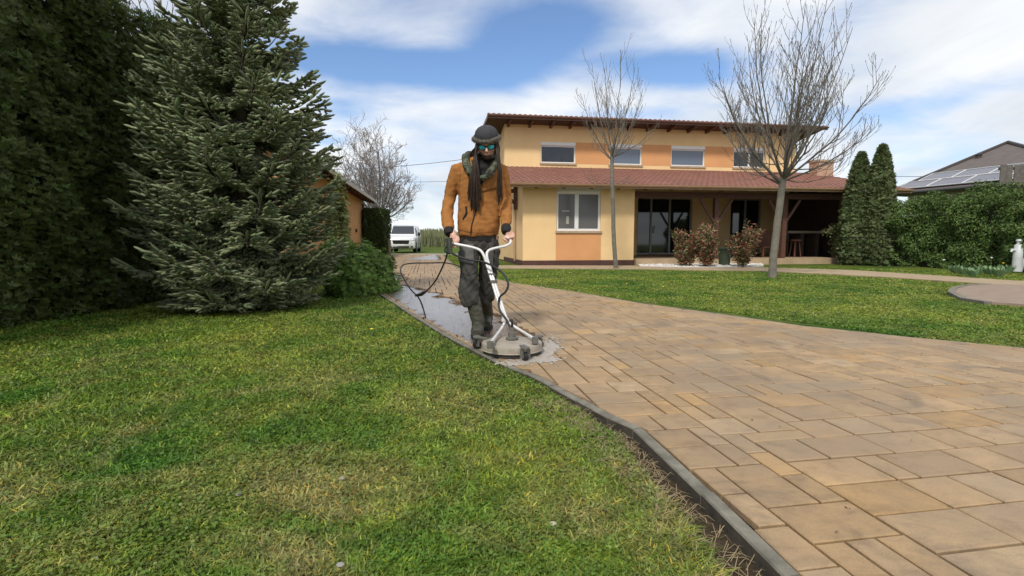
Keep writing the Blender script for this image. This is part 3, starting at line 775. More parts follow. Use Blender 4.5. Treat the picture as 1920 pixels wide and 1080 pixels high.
# ---- columnar arborvitae pair
def column_tree(base, H, rad, seed, label, n=9000):
    r = np.random.default_rng(seed); root = empty('arborvitae', base, label, 'tree')
    t = r.random(n)**.8; a = r.uniform(0, 2*np.pi, n); z = t*H
    pr = rad*np.interp(t, [0, .12, .4, .7, .9, 1], [.85, 1., .98, .72, .36, .06])
    bump_ = 1+.20*(vnoise(a*1.5+9, z*1.2, 1.5, seed)-.5)*2*.5+.24*(vnoise(a*3, z, 3.1, seed+3)-.5)
    rd = pr*bump_*np.sqrt(r.uniform(.62, 1.0, n))
    Pn = np.stack([rd*np.cos(a), rd*np.sin(a), z], 1); Nn = np.stack([np.cos(a), np.sin(a), np.full(n, .35)], 1)
    V, F, C = spray_cloud(Pn, Nn, .14, (.105, .135, .052), r, 4, 1.2, .4)
    meshnp('crown', V, F, M_leafv, root, col=C)
    tb = MB(); tb.tube([(0, 0, -.1), (0, 0, H*.5), (0, 0, H*.93)], [.16, .12, .015], 8); tb.build('trunk', M_bark, root, smooth=True)
b1 = G(1603, 495); b2 = G(1641, 496)
column_tree((b1.x, b1.y, -.03), P(1607, 288, b1.y).z, .52, 41, 'left and slightly shorter of the two slim columnar conifers by the terrace')
column_tree((b2.x, b2.y, -.03), P(1634, 274, b2.y).z, .52, 42, 'right and taller of the two slim columnar conifers by the hedge')

# ---- low juniper beside the spruce
def mound(name, base, rx, ry, H, seed, n, size, colr, label, cat, fan=5, red=None):
    r = np.random.default_rng(seed); root = empty(name, base, label, cat)
    a = r.uniform(0, 2*np.pi, n); u = r.random(n); th = np.arccos(1-u)  # hemisphere
    b_ = 1+.5*(vnoise(a*2, th*2, 1.6, seed)-.5)+.35*(vnoise(a*4+3, th*3, 3, seed+1)-.5); b_ *= r.uniform(.72, 1.05, n)
    Pn = np.stack([rx*np.sin(th)*np.cos(a)*b_, ry*np.sin(th)*np.sin(a)*b_, H*np.cos(th)*b_], 1); Nn = np.stack([np.sin(th)*np.cos(a), np.sin(th)*np.sin(a), np.cos(th)+.3], 1)
    V, F, C = spray_cloud(Pn, Nn, size, colr, r, fan, .25, .30)
    meshnp('foliage', V, F, M_leafv, root, col=C)
    st = MB()
    for k in range(14):
        an = k*.45; st.tube([(0, 0, -.03), (rx*.4*math.cos(an), ry*.4*math.sin(an), H*.35), (rx*.72*math.cos(an), ry*.72*math.sin(an), H*.55)], [.02, .014, .005], 5, False)
    st.build('stem', M_bark, root)
jb = G(664, 551)
mound('juniper_bush', (jb.x+.02, jb.y+.35, -.03), .50, .60, .70, 51, 11000, .075, (.16, .26, .055), 'low spreading bright green juniper at the foot of the spruce', 'shrub', 5)
jb = G(630, 520)
mound('juniper_bush', (jb.x-.1, jb.y+.4, -.03), .5, .7, .72, 52, 8000, .085, (.125, .21, .05), 'taller green juniper half hidden between spruce and garage', 'shrub', 5)
vb = P(640, 470, 15.5)
mound('variegated_shrub', (vb.x-.1, 15.5, -.03), .36, .4, 2.5, 53, 3500, .13, (.24, .27, .10), 'pale yellow green shrub showing behind the spruce by the garage wall', 'shrub', 3)

# ---- bare trees
def bez(a, b, c, n):
    return [a*(1-t)**2+b*2*t*(1-t)+c*t*t for t in [i/n for i in range(n+1)]]
def bare_tree(base, trunk, top_z, env, seed, label, nl=11, r0=.11, twig=.007, lvl=(7, 5), leanx=0., group=None, bark=None, drop=(), cat='tree', buds=True, upw=.42, wob=.006, tw=.7):
    """env: list (z, radius) crown envelope; trunk: list of (x,z) offsets"""
    rd = random.Random(seed); root = empty('bare_tree', base, label, cat, group); bark = bark or M_bark
    tr = MB(); tp = [Vector((x, 0, z)) for x, z in trunk]
    tp = [p.copy() for p in tp]; fine = []
    for i in range(len(tp)-1):
        for k in range(4): fine.append(tp[i].lerp(tp[i+1], k/4)+Vector((rd.uniform(-.008, .008), rd.uniform(-.008, .008), 0)))
    fine.append(tp[-1]); nfine = len(fine)
    tr.tube(fine, [r0*(1.12 if i == 0 else 1-.2*i/nfine) for i in range(nfine)], 12)
    tr.build('trunk', bark, root, smooth=True)
    cr = MB(); top = tp[-1]
    def grow(p, d, L, r, level):
        # gently upward curving branch
        d = d.normalized(); end = p+d*L*.8+Vector((0, 0, L*upw)); end += Vector((rd.uniform(-.08, .08), rd.uniform(-.08, .08), 0))*L
        ctrl = p+d*L*.55
        n = 6; pts = bez(p, ctrl, end, n)
        pts = [q+Vector((rd.uniform(-1, 1), rd.uniform(-1, 1), rd.uniform(-1, 1)))*L*(wob if wob > .01 else .008) if i else q for i, q in enumerate(pts)]
        rads = [r*(1-.6*i/n) for i in range(n+1)]
        if level >= 2 and buds: rads[-1] = max(r*.95, twig*1.15)
        cr.tube(pts, rads, 4 if level else 6, True)
        if level >= 3: return
        m = {1: lvl[0]-2, 2: lvl[1]-2}.get(level, 0)
        for k in range(m):
            t = .22+.75*(k+rd.random()*.7)/m; f = t*n; i = min(int(f), n-1); q = pts[i].lerp(pts[i+1], f-i); td = (pts[i+1]-pts[i]).normalized()
            o = td.orthogonal().normalized(); o = Matrix.Rotation(rd.uniform(0, 6.28), 3, td) @ o
            nd = (td*.8+o*tw+Vector((0, 0, .2))).normalized()
            grow(q, nd, L*rd.uniform(.34, .60)*(1-.35*t), max(twig*(.85 if level > 1 else 1.1), r*(1-.6*t)*.5), level+1)
    zmin = top.z
    for i in range(nl):
        a = i*2.399+rd.uniform(-.3, .3); u = (i+.5)/nl
        # target on the envelope: outer low ones first, central high ones last
        tz_ = zmin+(top_z-zmin)*(.22+.78*u**.8)+rd.uniform(-.2, .1); rr0 = float(np.interp(tz_, *zip(*env)))*rd.uniform(.75, 1.)
        tgt = Vector((top.x+leanx*(tz_-zmin)+rr0*math.cos(a), rr0*math.sin(a), tz_))
        st = top+Vector((0, 0, -rd.uniform(0, .22)*(1-u)+0.0)); mid = st+Vector((math.cos(a)*rr0*.72, math.sin(a)*rr0*.72, (tz_-st.z)*.40))
        n = 10; pts = bez(st, mid, tgt, n); pts = [q+Vector((rd.uniform(-1, 1), rd.uniform(-1, 1), 0))*.02 if k else q for k, q in enumerate(pts)]
        L = (tgt-st).length; r = r0*rd.uniform(.24, .34)
        cr.tube(pts, [max(r*(1-.8*k/n), twig) for k in range(n+1)], 6, True)
        m = int(lvl[0]*1.8)
        for k in range(m):
            t = .16+.82*(k+rd.random()*.6)/m; f = t*n; j = min(int(f), n-1); q = pts[j].lerp(pts[j+1], f-j); td = (pts[j+1]-pts[j]).normalized()
            o = td.orthogonal().normalized(); o = Matrix.Rotation(rd.uniform(0, 6.28), 3, td) @ o
            nd = (td*.85+o*tw+Vector((0, 0, .15))).normalized()
            grow(q, nd, L*rd.uniform(.22, .42)*(1.15-.6*t), max(twig*1.15, r*(1-.8*t)*.5), 2 if rd.random() < .45 else 1 if L*(1-t) > .8 and rd.random() < .5 else 2)
    for (a, L, z) in drop:
        grow(Vector((top.x*z/top.z, 0, z)), Vector((math.cos(a), math.sin(a), -.25)), L, r0*.2, 1)
    cr.build('crown', bark if not buds else mat('twig_bark', (.135, .117, .095), .9, .3, 9), root)
    print('tree faces', len(cr.F))
M_barkL = mat('bark_young', (.165, .148, .118), .85, .35, 7, .006, 40, dirt=((.10, .115, .06), 3, .52, .5))
t1 = G(1155, 503); t2 = G(1448, 517)
z1_ = lambda y, Y_: P(960, y, Y_).z
k1 = (P(1148, 345, t1.y).x-t1.x)
bare_tree((t1.x, t1.y, -.04), [(0, 0), (-.07, .8), (k1, z1_(345, t1.y)), (k1-.02, z1_(290, t1.y))], z1_(95, t1.y), [(2.2, .6), (3.2, 1.3), (4.2, 1.4), (5.2, 1.1), (6.3, .5)], 61,
          'slim bare sapling in front of the wall with the white window', 11, .065, .0052, (6, 4), drop=((3.6, 1.1, 2.4), (.2, .7, 2.6)), bark=M_barkL)
bare_tree((t2.x, t2.y, -.04), [(0, 0), (.03, .9), (P(1463, 380, t2.y).x-t2.x, z1_(380, t2.y)), (P(1468, 330, t2.y).x-t2.x, z1_(330, t2.y))], z1_(5, t2.y)+.05, [(2.0, 1.0), (3.0, 1.85), (4.2, 1.95), (5.2, 1.55), (6.1, .8), (6.6, .4)], 64,
          'larger bare tree with thick pale trunk in front of the terrace', 19, .088, .0052, (7, 5), leanx=.03, drop=((.05, 1.9, 2.25), (2.9, 1.5, 2.4), (3.4, 1.3, 2.6), (-.4, 1.6, 2.5)), bark=M_barkL)
bt = P(712, 474, 46.)
bare_tree((bt.x, 46., -.04), [(0, 0), (.1, 1.2), (-.1, 2.6)], P(700, 222, 46.).z, [(2.5, 2.6), (4, 4.6), (6, 4.4), (8, 3.5), (10, 2.2), (11.7, .8)], 67,
          'big spreading bare tree beyond the garage roof', 30, .22, .017, (9, 7), upw=.10, wob=.03, tw=1.1, bark=mat('bark_far', (.20, .17, .155), .9, .2, 3), leanx=-.12, buds=False)
# small bare tree far left behind the hedge
bt = P(300, 60, 12.0)
bare_tree((bt.x, 12.6, -.04), [(0, 0), (.1, 2.0), (0, 3.6)], 7.3, [(3.6, .8), (5, 1.5), (6.3, 1.3), (7.3, .5)], 69, 'bare twiggy treetop rising between tall hedge and spruce', 10, .09, .010, (6, 4), buds=False)

# ---- reddish photinia shrubs in the gravel bed
def photinia(base, H, rad, seed, label, n=3000):
    r = np.random.default_rng(seed); rd = random.Random(seed); root = empty('photinia_shrub', base, label, 'shrub', 'red leaved shrubs in the gravel bed')
    st = MB(); pts = []; up_ = []
    for k in range(16):
        a = rd.uniform(0, 6.28); rr_ = rad*rd.uniform(.2, 1.); h = H*rd.uniform(.35, 1.15)*(1-.1*rr_/rad)
        e = Vector((rr_*math.cos(a), rr_*math.sin(a), h)); p = bez(Vector((0, 0, 0)), Vector((e.x*.7, e.y*.7, h*.4)), e, 8); st.tube(p, [.012*(1-.08*i) for i in range(9)], 4, False)
        for q in range(int(n/16)):
            t = rd.uniform(.08, 1)**.75; f = t*8; i = min(int(f), 7); c = p[i].lerp(p[i+1], f-i); pts.append(c+Vector((rd.gauss(0, .05), rd.gauss(0, .05), rd.gauss(0, .04)))); up_.append(t)
    st.build('stem', M_bark, root)
    Pn = np.array([tuple(p) for p in pts]); t = np.array(up_); n = len(Pn)
    cg = tint((.10, .13, .05), n, .3, .15, r); cr_ = tint((.27, .095, .055), n, .35, .15, r); cy = tint((.36, .27, .16), n, .25, .1, r)
    u = r.random(n); c = np.where((u < .42)[:, None], cr_, np.where((u < .82)[:, None], cg, cy))
    V, F, C = leaves(Pn, r.normal(size=(n, 3))+[0, -.3, .6], .12*r.uniform(.6, 1.2, n), .042, c, .2, .25, r, up=r.normal(0, .6, (n, 3))+[0, 0, .8])
    meshnp('foliage', V, F, M_leafv, root, col=C)
for (x, y, tx, ty, rd_, sd_, lb) in ((1287, 499, 0, 436, .50, 71, 'leftmost low red leaved shrub in the white gravel bed'), (1325, 500, 0, 420, .52, 72, 'second red leaved shrub from the left in front of the terrace post'),
                                     (1392, 500, 0, 418, .58, 73, 'tallest rightmost red leaved shrub near the thick tree trunk')):
    b = G(x, y); photinia((b.x, b.y, 0), P(x, ty, b.y).z+.05, rd_, sd_, lb)
# pale leafy bulbs in front of the hedge
r_ = np.random.default_rng(80)
ORD = ['leftmost', 'second from the left', 'third from the left', 'fourth from the left', 'fifth from the left', 'sixth from the left', 'seventh from the left', 'eighth from the left', 'rightmost']
for i in range(7):
    b = G(1792+i*16, 512+(i % 3)*3); n = 46; root = empty('leafy_plant', (b.x, b.y, 0), 'pale green broad leaved plant before the hedge, '+(ORD[i] if i < 6 else 'rightmost beside the white standpipe'), 'plant', 'pale leafy plants in front of the hedge')
    a = r_.uniform(0, 6.28, n); up = np.stack([np.cos(a)*.8, np.sin(a)*.8, r_.uniform(.3, 1.3, n)], 1)
    V, F, C = leaves(np.stack([np.cos(a)*.10*r_.random(n), np.sin(a)*.10*r_.random(n), np.full(n, .0)], 1), np.stack([np.cos(a)*-1., np.sin(a)*-1., np.full(n, .5)], 1), .26*r_.uniform(.6, 1.1, n), .07, tint((.20, .30, .15), n, .2, .08, r_), .15, .1, r_, up=up)
    meshnp('leaf', V, F, M_leafv, root, col=C)
# flowers : daffodils by the hedge, dandelions in the lawns
M_yel = mat('petal_yellow', (.85, .62, .03), .5); M_stem = mat('stem_green', (.10, .18, .05), .6); M_whi = mat('petal_white', (.8, .8, .76), .5)
def flower(p, h, rad, m, label, name, cat, group, plate=True):
    root = empty(name, p, label, cat, group); s = MB(); s.tube([(0, 0, -.01), (.006, 0, h*.6), (0, 0, h)], .004, 5); s.build('stem', M_stem, root)
    f = MB()
    for k in range(10):
        a = k*.628; f.add([(0, 0, h), (rad*.6*math.cos(a-.25), rad*.6*math.sin(a-.25), h+rad*.3), (rad*math.cos(a), rad*math.sin(a), h+rad*.25), (rad*.6*math.cos(a+.25), rad*.6*math.sin(a+.25), h+rad*.3)], [(0, 1, 2, 3)])
    f.ell((0, 0, h+rad*.15), (rad*.45, rad*.45, rad*.4), nu=8, nv=6); f.build('petals', m, root)
g_ = G(697, 623); flower((g_.x, g_.y, -.03), .055, .024, M_yel, 'single yellow dandelion in the grass left of the wet paving', 'dandelion', 'flower', None)
for i, (x, y) in enumerate(sorted(((1008, 520), (1130, 524), (1243, 540), (1283, 522), (1316, 521), (1440, 530), (1502, 523), (1068, 513), (1175, 534)))):
    g_ = G(x, y); flower((g_.x, g_.y, -.03), .05, .028, M_yel, 'small yellow flower in the lawn before the house, '+ORD[i]+' of the nine', 'dandelion', 'flower', 'yellow flowers in the right lawn')
for (x, y, z, m, lb) in ((1857, 484, .40, M_whi, 'white daffodil standing up in front of the dark hedge'), (1880, 494, .30, M_yel, 'yellow daffodil beside the white standpipe'), (1768, 488, .3, M_whi, 'small pale flower low in the hedge shade left of the leafy plants')):
    b = G(x, 508); flower((b.x, b.y, 0), P(x, y, b.y).z, .055, m, lb, 'daffodil', 'flower', None)
# reeds on the horizon
r_ = np.random.default_rng(90); n = 45000
x = r_.uniform(-70, 60, n); y = r_.uniform(70, 82, n); h = 2.3*r_.uniform(.55, 1.05, n)*(.8+.4*vnoise(x, y, .4, 4)); wv = .035
dx = r_.normal(0, .25, n); V = np.stack([np.stack([x-wv, y, 0*x], 1), np.stack([x+wv, y, 0*x], 1), np.stack([x+dx+wv, y, h], 1), np.stack([x+dx-wv, y, h], 1)], 1).reshape(-1, 3)
meshnp('reeds', V, np.arange(4*n).reshape(n, 4), M_leafv, col=np.repeat(tint((.19, .20, .10), n, .18, .06, r_), 4, 0), kind='stuff', label='distant strip of pale dry reeds on the horizon')
# stray pale debris in the lawn
for (x, y, c, lb) in ((1037, 976, (.36, .34, .24), 'pale fallen leaf on the near lawn by the kerb'), (447, 920, (.20, .18, .15), 'grey fallen leaf in the middle of the near lawn'), (641, 892, (.24, .21, .15), 'pale dead leaf among straw patches in the lawn'), (638, 1052, (.25, .24, .22), 'small grey pebble at the bottom edge of the lawn')):
    g_ = G(x, y); f = MB(); f.ell((0, 0, .0), (.011, .007, .003), Matrix.Rotation(.5, 3, 'X'), 8, 6); o = f.build('pebble' if 'pebble' in lb else 'dead_leaf', mat('debris%.2f' % c[0], c, .8, .2, 60), None, smooth=True, label=lb, cat='pebble' if 'pebble' in lb else 'leaf'); o.location = (g_.x, g_.y, float(gz(np.array([g_.x]), np.array([g_.y]))[0])+.022)
# ================================================================== house
HR = R(8.7); HC = Vector((.36, 17.14, 0)); Ht = Vector((math.cos(HR), math.sin(HR), 0)); Hn = Vector((-math.sin(HR), math.cos(HR), 0))
def fac(x, y, s):
    """pixel -> (u, z) on the facade plane set back by s"""
    d = ray(x, y); o = Vector((0, 0, CAMH)); t = ((HC+Hn*s)-o).dot(Hn)/d.dot(Hn); q = o+d*t-HC
    return q.dot(Ht), q.z
M_yelw = mat('render_yellow', (.80, .56, .29), .9, .07, 1.2, .002, 90, dirt=((.62, .43, .22), .8, .62, .35))
M_oraw = mat('render_orange', (.64, .32, .14), .9, .07, 1.5, .002, 90)
M_plin = mat('plinth_brown', (.085, .040, .032), .8, .2, 4)
M_wood = mat('stained_timber', (.105, .045, .030), .65, .3, 12, .002, 40)
M_soff = mat('soffit_timber', (.070, .035, .026), .7, .25, 8)
M_white = mat('white_upvc', (.72, .72, .72), .4, .04, 5)
M_grey = mat('grey_frame', (.30, .30, .30), .45, .1, 5)
M_gut = mat('gutter_tan', (.42, .27, .17), .5, .15, 3)
M_gutb = mat('gutter_brown', (.16, .09, .07), .5, .15, 3)
M_stone = mat('sill_stone', (.40, .31, .22), .85, .2, 10)
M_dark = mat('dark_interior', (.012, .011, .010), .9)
def glass(name, tintc=(.012, .013, .015), rough=.04, spec=.8):
    m = mat(name, tintc, rough, spec=spec); return m
M_glass = glass('window_glass'); M_glassb = glass('window_glass_sky', (.10, .13, .18), .12, .9)
M_glassd = glass('window_glass_blind', (.10, .095, .09), .15, .6)
house = empty('house', HC, 'yellow and orange rendered house with two tiled roofs and covered terrace', 'house', rz=HR)
W_, D0 = 13.5, 4.5
_, zE = fac(1000, 345, -.6)     # lower eave
_, zJ = fac(1150, 318, D0)      # junction of lower roof with upper wall
uL, zU = fac(1100, 222, D0-.8)
wing_u1 = fac(1189, 420, 0)[0]
print('house', zE, zJ, zU, wing_u1, fac(945, 400, D0), fac(1490, 300, D0))
uM0 = fac(946, 350, D0)[0]; uM1 = fac(1491, 300, D0)[0]
ztop = zU+.0
def wall_open(mb, u0, u1, z0, z1, s, th, holes):
    """wall panel on plane s with rectangular holes, built of boxes butted end to end"""
    us = sorted({u0, u1, *[h[0] for h in holes], *[h[1] for h in holes]}); zs = sorted({z0, z1, *[h[2] for h in holes], *[h[3] for h in holes]})
    for a, b in zip(us[:-1], us[1:]):
        run = None
        for c, d in zip(zs[:-1], zs[1:]):
            um, zm = (a+b)/2, (c+d)/2; hole = any(h[0] < um < h[1] and h[2] < zm < h[3] for h in holes)
            if not hole: run = (run[0], d) if run else (c, d)
            if hole and run: mb.box((a, s, run[0]), (b, s+th, run[1])); run = None
        if run: mb.box((a, s, run[0]), (b, s+th, run[1]))
def window(name, u0, u1, z0, z1, s, mull=(), box=.0, fm=None, gm=None, sill=True, fr=.055, gms=None):
    fm = fm or M_white; f = MB(); d0, d1 = s+.06, s+.12
    zt = z1-box
    f.box((u0, d0, z0), (u0+fr, d1, zt)); f.box((u1-fr, d0, z0), (u1, d1, zt)); f.box((u0+fr, d0, z0), (u1-fr, d1, z0+fr)); f.box((u0+fr, d0, zt-fr), (u1-fr, d1, zt))
    for mu in mull: f.box((mu-fr*.9, d0-.01, z0+fr), (mu+fr*.9, d1, zt-fr))
    win = f.build(name, fm, house)
    us = [u0+fr, *mull, u1-fr]
    for i in range(len(us)-1):
        a = us[i]+(fr*.9 if i else 0); b = us[i+1]-(fr*.9 if i < len(us)-2 else 0)
        g = MB(); g.box((a+.002, d0+.025, z0+fr+.002), (b-.002, d0+.035, zt-fr-.002)); g.build('pane', (gms[i] if gms else gm) or M_glass, win)
    if box: b = MB(); b.box((u0, s-.012, zt+.002), (u1, s+.14, z1)); b.build('shutter_box', fm, win, bevel=.006)
    if sill: b = MB(); b.box((u0-.04, s-.05, z0-.075), (u1+.04, s+.12, z0-.002)); b.build('sill', M_stone, win)
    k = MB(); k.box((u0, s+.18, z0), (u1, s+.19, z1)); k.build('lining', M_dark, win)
    return win
# upper wall
ups = []
for (xa, xb, ya, yb, mull, gms) in ((1014, 1079, 266, 307, None, None), (1143, 1203, 270, 310, None, 'b'), (1259, 1321, 273, 313, None, 'b'), (1376, 1434, 277, 313, 1406, None)):
    a = fac(xa, ya, D0); b = fac(xb, yb, D0); ups.append((a[0], b[0], b[1], a[1], [fac(mull, 290, D0)[0]] if mull else (), gms))
zt_ = sum(w_[3] for w_ in ups)/4; zb_ = sum(w_[2] for w_ in ups)/4
wb = MB(); holes = [(w_[0], w_[1], zb_, zt_) for w_ in ups]
doors = [fac(1196, 370, D0), fac(1296, 472, D0)]; d2 = [fac(1371, 372, D0), fac(1425, 472, D0)]
dz0, dz1 = .22, doors[0][1]
holes2 = holes+[(doors[0][0], doors[1][0], dz0, dz1), (d2[0][0], d2[1][0], dz0, dz1)]
wall_open(wb, uM0, uM1, 0, ztop, D0, .3, holes2)
wb.box((uM0, D0+.3, 0), (uM0+.3, 12, ztop-1.0)); wb.box((uM1-.3, D0+.3, 0), (uM1, 12, ztop-1.0)); wb.box((uM0+.3, 11.7, 0), (uM1-.3, 12, ztop-1.2))
wb.add([(uM0, D0+.3, ztop-1.0), (uM0+.3, D0+.3, ztop-1.0), (uM0+.3, 12, ztop-1.0), (uM0, 12, ztop-1.0), (uM0, D0+.3, ztop-.02), (uM0+.3, D0+.3, ztop-.02)], [(0, 3, 4), (1, 5, 2), (4, 3, 2, 5)])
wb.add([(uM1-.3, D0+.3, ztop-1.0), (uM1, D0+.3, ztop-1.0), (uM1, 12, ztop-1.0), (uM1-.3, 12, ztop-1.0), (uM1-.3, D0+.3, ztop-.02), (uM1, D0+.3, ztop-.02)], [(0, 3, 4), (1, 5, 2), (4, 3, 2, 5)])
# wing walls
wz = fac(1000, 350, 0)[1]+.12
lw_ = [fac(1044, 351, 0), fac(1126, 433, 0)]
wall_open(wb, 0, wing_u1, .14, wz, 0, .28, [(lw_[0][0], lw_[1][0], lw_[1][1], lw_[0][1])])
wb.box((0, .28, .14), (.28, D0, wz+.1)); wb.box((wing_u1-.28, .28, .14), (wing_u1, D0, wz+.1))
wb.build('wall', M_yelw, house)
for w_ in ups:
    window('window', w_[0], w_[1], zb_, zt_, D0, w_[4], .13, gm=M_glassb if w_[5] else M_glass, fr=.05)
for a, b in zip(ups[:-1], ups[1:]):
    p = MB(); p.box((a[1]+.003, D0-.004, zb_-.02), (b[0]-.003, D0+.02, zt_+.02)); p.build('wall_panel', M_oraw, house)
mu = fac(1082, 400, 0)[0]
window('window', lw_[0][0], lw_[1][0], lw_[1][1], lw_[0][1], 0, [mu], .14, gms=[M_glassd, M_glassd], fr=.075)
p = MB(); p.box((lw_[0][0]-.02, -.004, .145), (lw_[1][0]+.02, .02, lw_[1][1]-.08)); p.build('wall_panel', M_oraw, house)
# pale notice and blind slats seen in the left pane
nb = MB(); a = fac(1054, 394, .05); b = fac(1068, 397, .05); nb.box((a[0], .072, b[1]), (b[0], .083, a[1])); nb.build('window_sticker', mat('sticker', (.35, .35, .30), .6), house)
nb = MB(); a = fac(1062, 405, .05); b = fac(1067, 420, .05); nb.box((a[0], .072, b[1]), (b[0], .083, a[1])); nb.build('window_sticker', mat('sticker', (.35, .35, .30), .6), house)
pl = MB(); pl.box((-.03, -.03, -.05), (wing_u1+.03, .02, .15)); pl.box((-.03, .02, -.05), (.02, D0, .15)); pl.build('plinth', M_plin, house)
dp = MB(); dp.tube([(-.06, 1.35, .1), (-.06, 1.35, zE+.2)], .04, 8); dp.build('downpipe', M_gut, house, smooth=True)
# patio slab
pt_ = MB(); uP1 = fac(1592, 486, -.1)[0]
pt_.box((wing_u1+.035, -.15, -.05), (uP1, D0, .18)); M_patio = mat('patio_tiles', (.40, .29, .18), .75, .2, 3)
pt_.build('terrace_floor', M_patio, house)
# sliding doors
def slider(name, u0, u1, muls, hn=None):
    f = MB(); fr = .06; s = D0+.08
    f.box((u0, s, dz0), (u0+fr, s+.07, dz1)); f.box((u1-fr, s, dz0), (u1, s+.07, dz1)); f.box((u0+fr, s, dz0), (u1-fr, s+.07, dz0+fr)); f.box((u0+fr, s, dz1-fr), (u1-fr, s+.07, dz1))
    for mm in muls: f.box((mm-.04, s-.01, dz0+fr), (mm+.04, s+.07, dz1-fr))
    o = f.build(name, M_grey, house); us = [u0+fr, *muls, u1-fr]
    for i in range(len(us)-1):
        g = MB(); g.box((us[i]+(.042 if i else .002), s+.03, dz0+fr+.002), (us[i+1]-.042, s+.04, dz1-fr-.002)); g.build('pane', M_glass, o)
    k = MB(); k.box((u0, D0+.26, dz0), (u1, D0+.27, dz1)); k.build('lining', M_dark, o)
    if hn: h = MB(); h.bar((hn, s-.05, 1.15), (hn, s-.05, 1.45), .03, .03); h.build('handle', M_grey, o)
    t_ = MB(); t_.box((u0-.02, D0-.06, .182), (u1+.02, D0+.06, dz0-.002)); t_.build('threshold', M_plin, o)
slider('door', doors[0][0], doors[1][0], [fac(1222, 420, D0)[0], fac(1257, 420, D0)[0]], fac(1228, 420, D0)[0])
slider('door', d2[0][0], d2[1][0], [(d2[0][0]+d2[1][0])/2])
# tiled roofs -------------------------------------------------
M_tile = mat('roof_tile', (.235, .105, .075), .6, .25, 3, .004, 40, dirt=((.14, .07, .05), 1.5, .5, .6))
def tile_roof(name, u0, u1, s0, s1, z0, z1, th=.03, wave=.21, course=.36, amp=.022):
    du = wave/8; nu = int((u1-u0)/du); L = math.hypot(s1-s0, z1-z0); nc = int(L/course); V = []; F = []
    uu = [u0+(u1-u0)*i/nu for i in range(nu+1)]; rows = []
    for c in range(nc):
        t0, t1 = c/nc, (c+1)/nc; lift = .028
        rows.append((t0, lift)); rows.append((t1, 0.0))
    nx_ = -(z1-z0)/L; nz_ = (s1-s0)/L
    prof = lambda u: amp*(abs(math.sin(math.pi*u/wave))**.7)*2-amp
    for (t, l) in rows:
        for u in uu:
            h = l+prof(u)+th; V.append((u, s0+(s1-s0)*t+nx_*h*.0, z0+(z1-z0)*t+h))
    n = nu+1
    for r_ in range(len(rows)-1):
        for i in range(nu): F.append((r_*n+i, r_*n+i+1, (r_+1)*n+i+1, (r_+1)*n+i))
    # closing front edge and underside
    o = len(V)
    for u in uu: V.append((u, s0, z0+.0))
    for i in range(nu): F.append((i+1, i, o+i, o+i+1))
    V += [(u0, s0, z0), (u1, s0, z0), (u1, s1, z1), (u0, s1, z1)]; b = o+n; F.append((b, b+3, b+2, b+1))
    m = MB(); m.add(V, F); return m.build(name, M_tile, house)
uR0 = uM0-.25; uR0l = uM0-.02; uR1 = fac(1708, 349, -.6)[0]
tile_roof('lower_roof', -.55, uR1, -.6, D0-.004, zE, zJ)
tile_roof('upper_roof', uM0-.78, uM1+.85, D0-.8, 12.8, zU, zU-1.2)
def gutter(u0, u1, s, z, m, r_=.065):
    g = MB(); V = []; F = []; n = 10
    for u in (u0, u1):
        for k in range(n+1):
            a = math.pi+math.pi*k/n; V.append((u, s+r_*math.cos(a), z+r_*math.sin(a)))
        for k in range(n+1):
            a = 2*math.pi-math.pi*k/n; V.append((u, s+(r_-.006)*math.cos(a), z+(r_-.006)*math.sin(a)))
    q = 2*(n+1)
    for k in range(q): F.append((k, (k+1) % q, q+(k+1) % q, q+k))
    F.append(tuple(range(q))); F.append(tuple(range(q, 2*q))[::-1])
    g.add(V, F); g.build('gutter', m, house, smooth=True)
gutter(-.55, uR1, -.68, zE+.02, M_gut, .075)
gutter(uM0-.78, uM1+.85, D0-.87, zU+.0, M_gutb, .07)
# soffit boards and rafters
sl = (zJ-zE)/(D0+.6)
sb = MB(); sb.add([(-.55, -.6, zE-.012), (uR1, -.6, zE-.012), (uR1, D0-.01, zJ-.012), (-.55, D0-.01, zJ-.012), (-.55, -.6, zE-.035), (uR1, -.6, zE-.035), (uR1, D0-.01, zJ-.035), (-.55, D0-.01, zJ-.035)], [(0, 1, 2, 3), (7, 6, 5, 4), (0, 4, 5, 1), (1, 5, 6, 2), (2, 6, 7, 3), (3, 7, 4, 0)])
sb.build('soffit', M_soff, house)
sb = MB(); e = 1.2/(12.8-D0+.8); zz0, zz1 = zU-.012, zU-1.212
sb.add([(uM0-.77, D0-.79, zz0), (uM1+.84, D0-.79, zz0), (uM1+.84, 12.7, zz1), (uM0-.77, 12.7, zz1), (uM0-.77, D0-.79, zz0-.03), (uM1+.84, D0-.79, zz0-.03), (uM1+.84, 12.7, zz1-.03), (uM0-.77, 12.7, zz1-.03)], [(0, 1, 2, 3), (7, 6, 5, 4), (0, 4, 5, 1), (1, 5, 6, 2), (2, 6, 7, 3), (3, 7, 4, 0)])
sb.build('soffit', M_soff, house)
fb = MB(); fb.box((uM0-.8, D0-.83, zU-.12), (uM1+.87, D0-.802, zU+.02)); fb.box((uM0-.8, D0-.80, zU-.15), (uM0-.775, D0+1.5, zU-.02)); fb.build('fascia', M_gutb, house)
fb = MB(); fb.box((-.57, -.63, zE-.10), (uR1+.02, -.602, zE+.02)); fb.build('fascia', M_gut, house)
k = 0
for x in (956, 997, 1037, 1074, 1112, 1150, 1186, 1222, 1262, 1300, 1335, 1370, 1405, 1440, 1476, 1510):
    u = fac(x, 240, D0-.5)[0]; rb = MB(); rb.bar((u, D0-.74, zU-.11), (u, D0+.0, zU-.10-.72*e), .09, .16); rb.build('rafter', M_wood, house)
u = .35
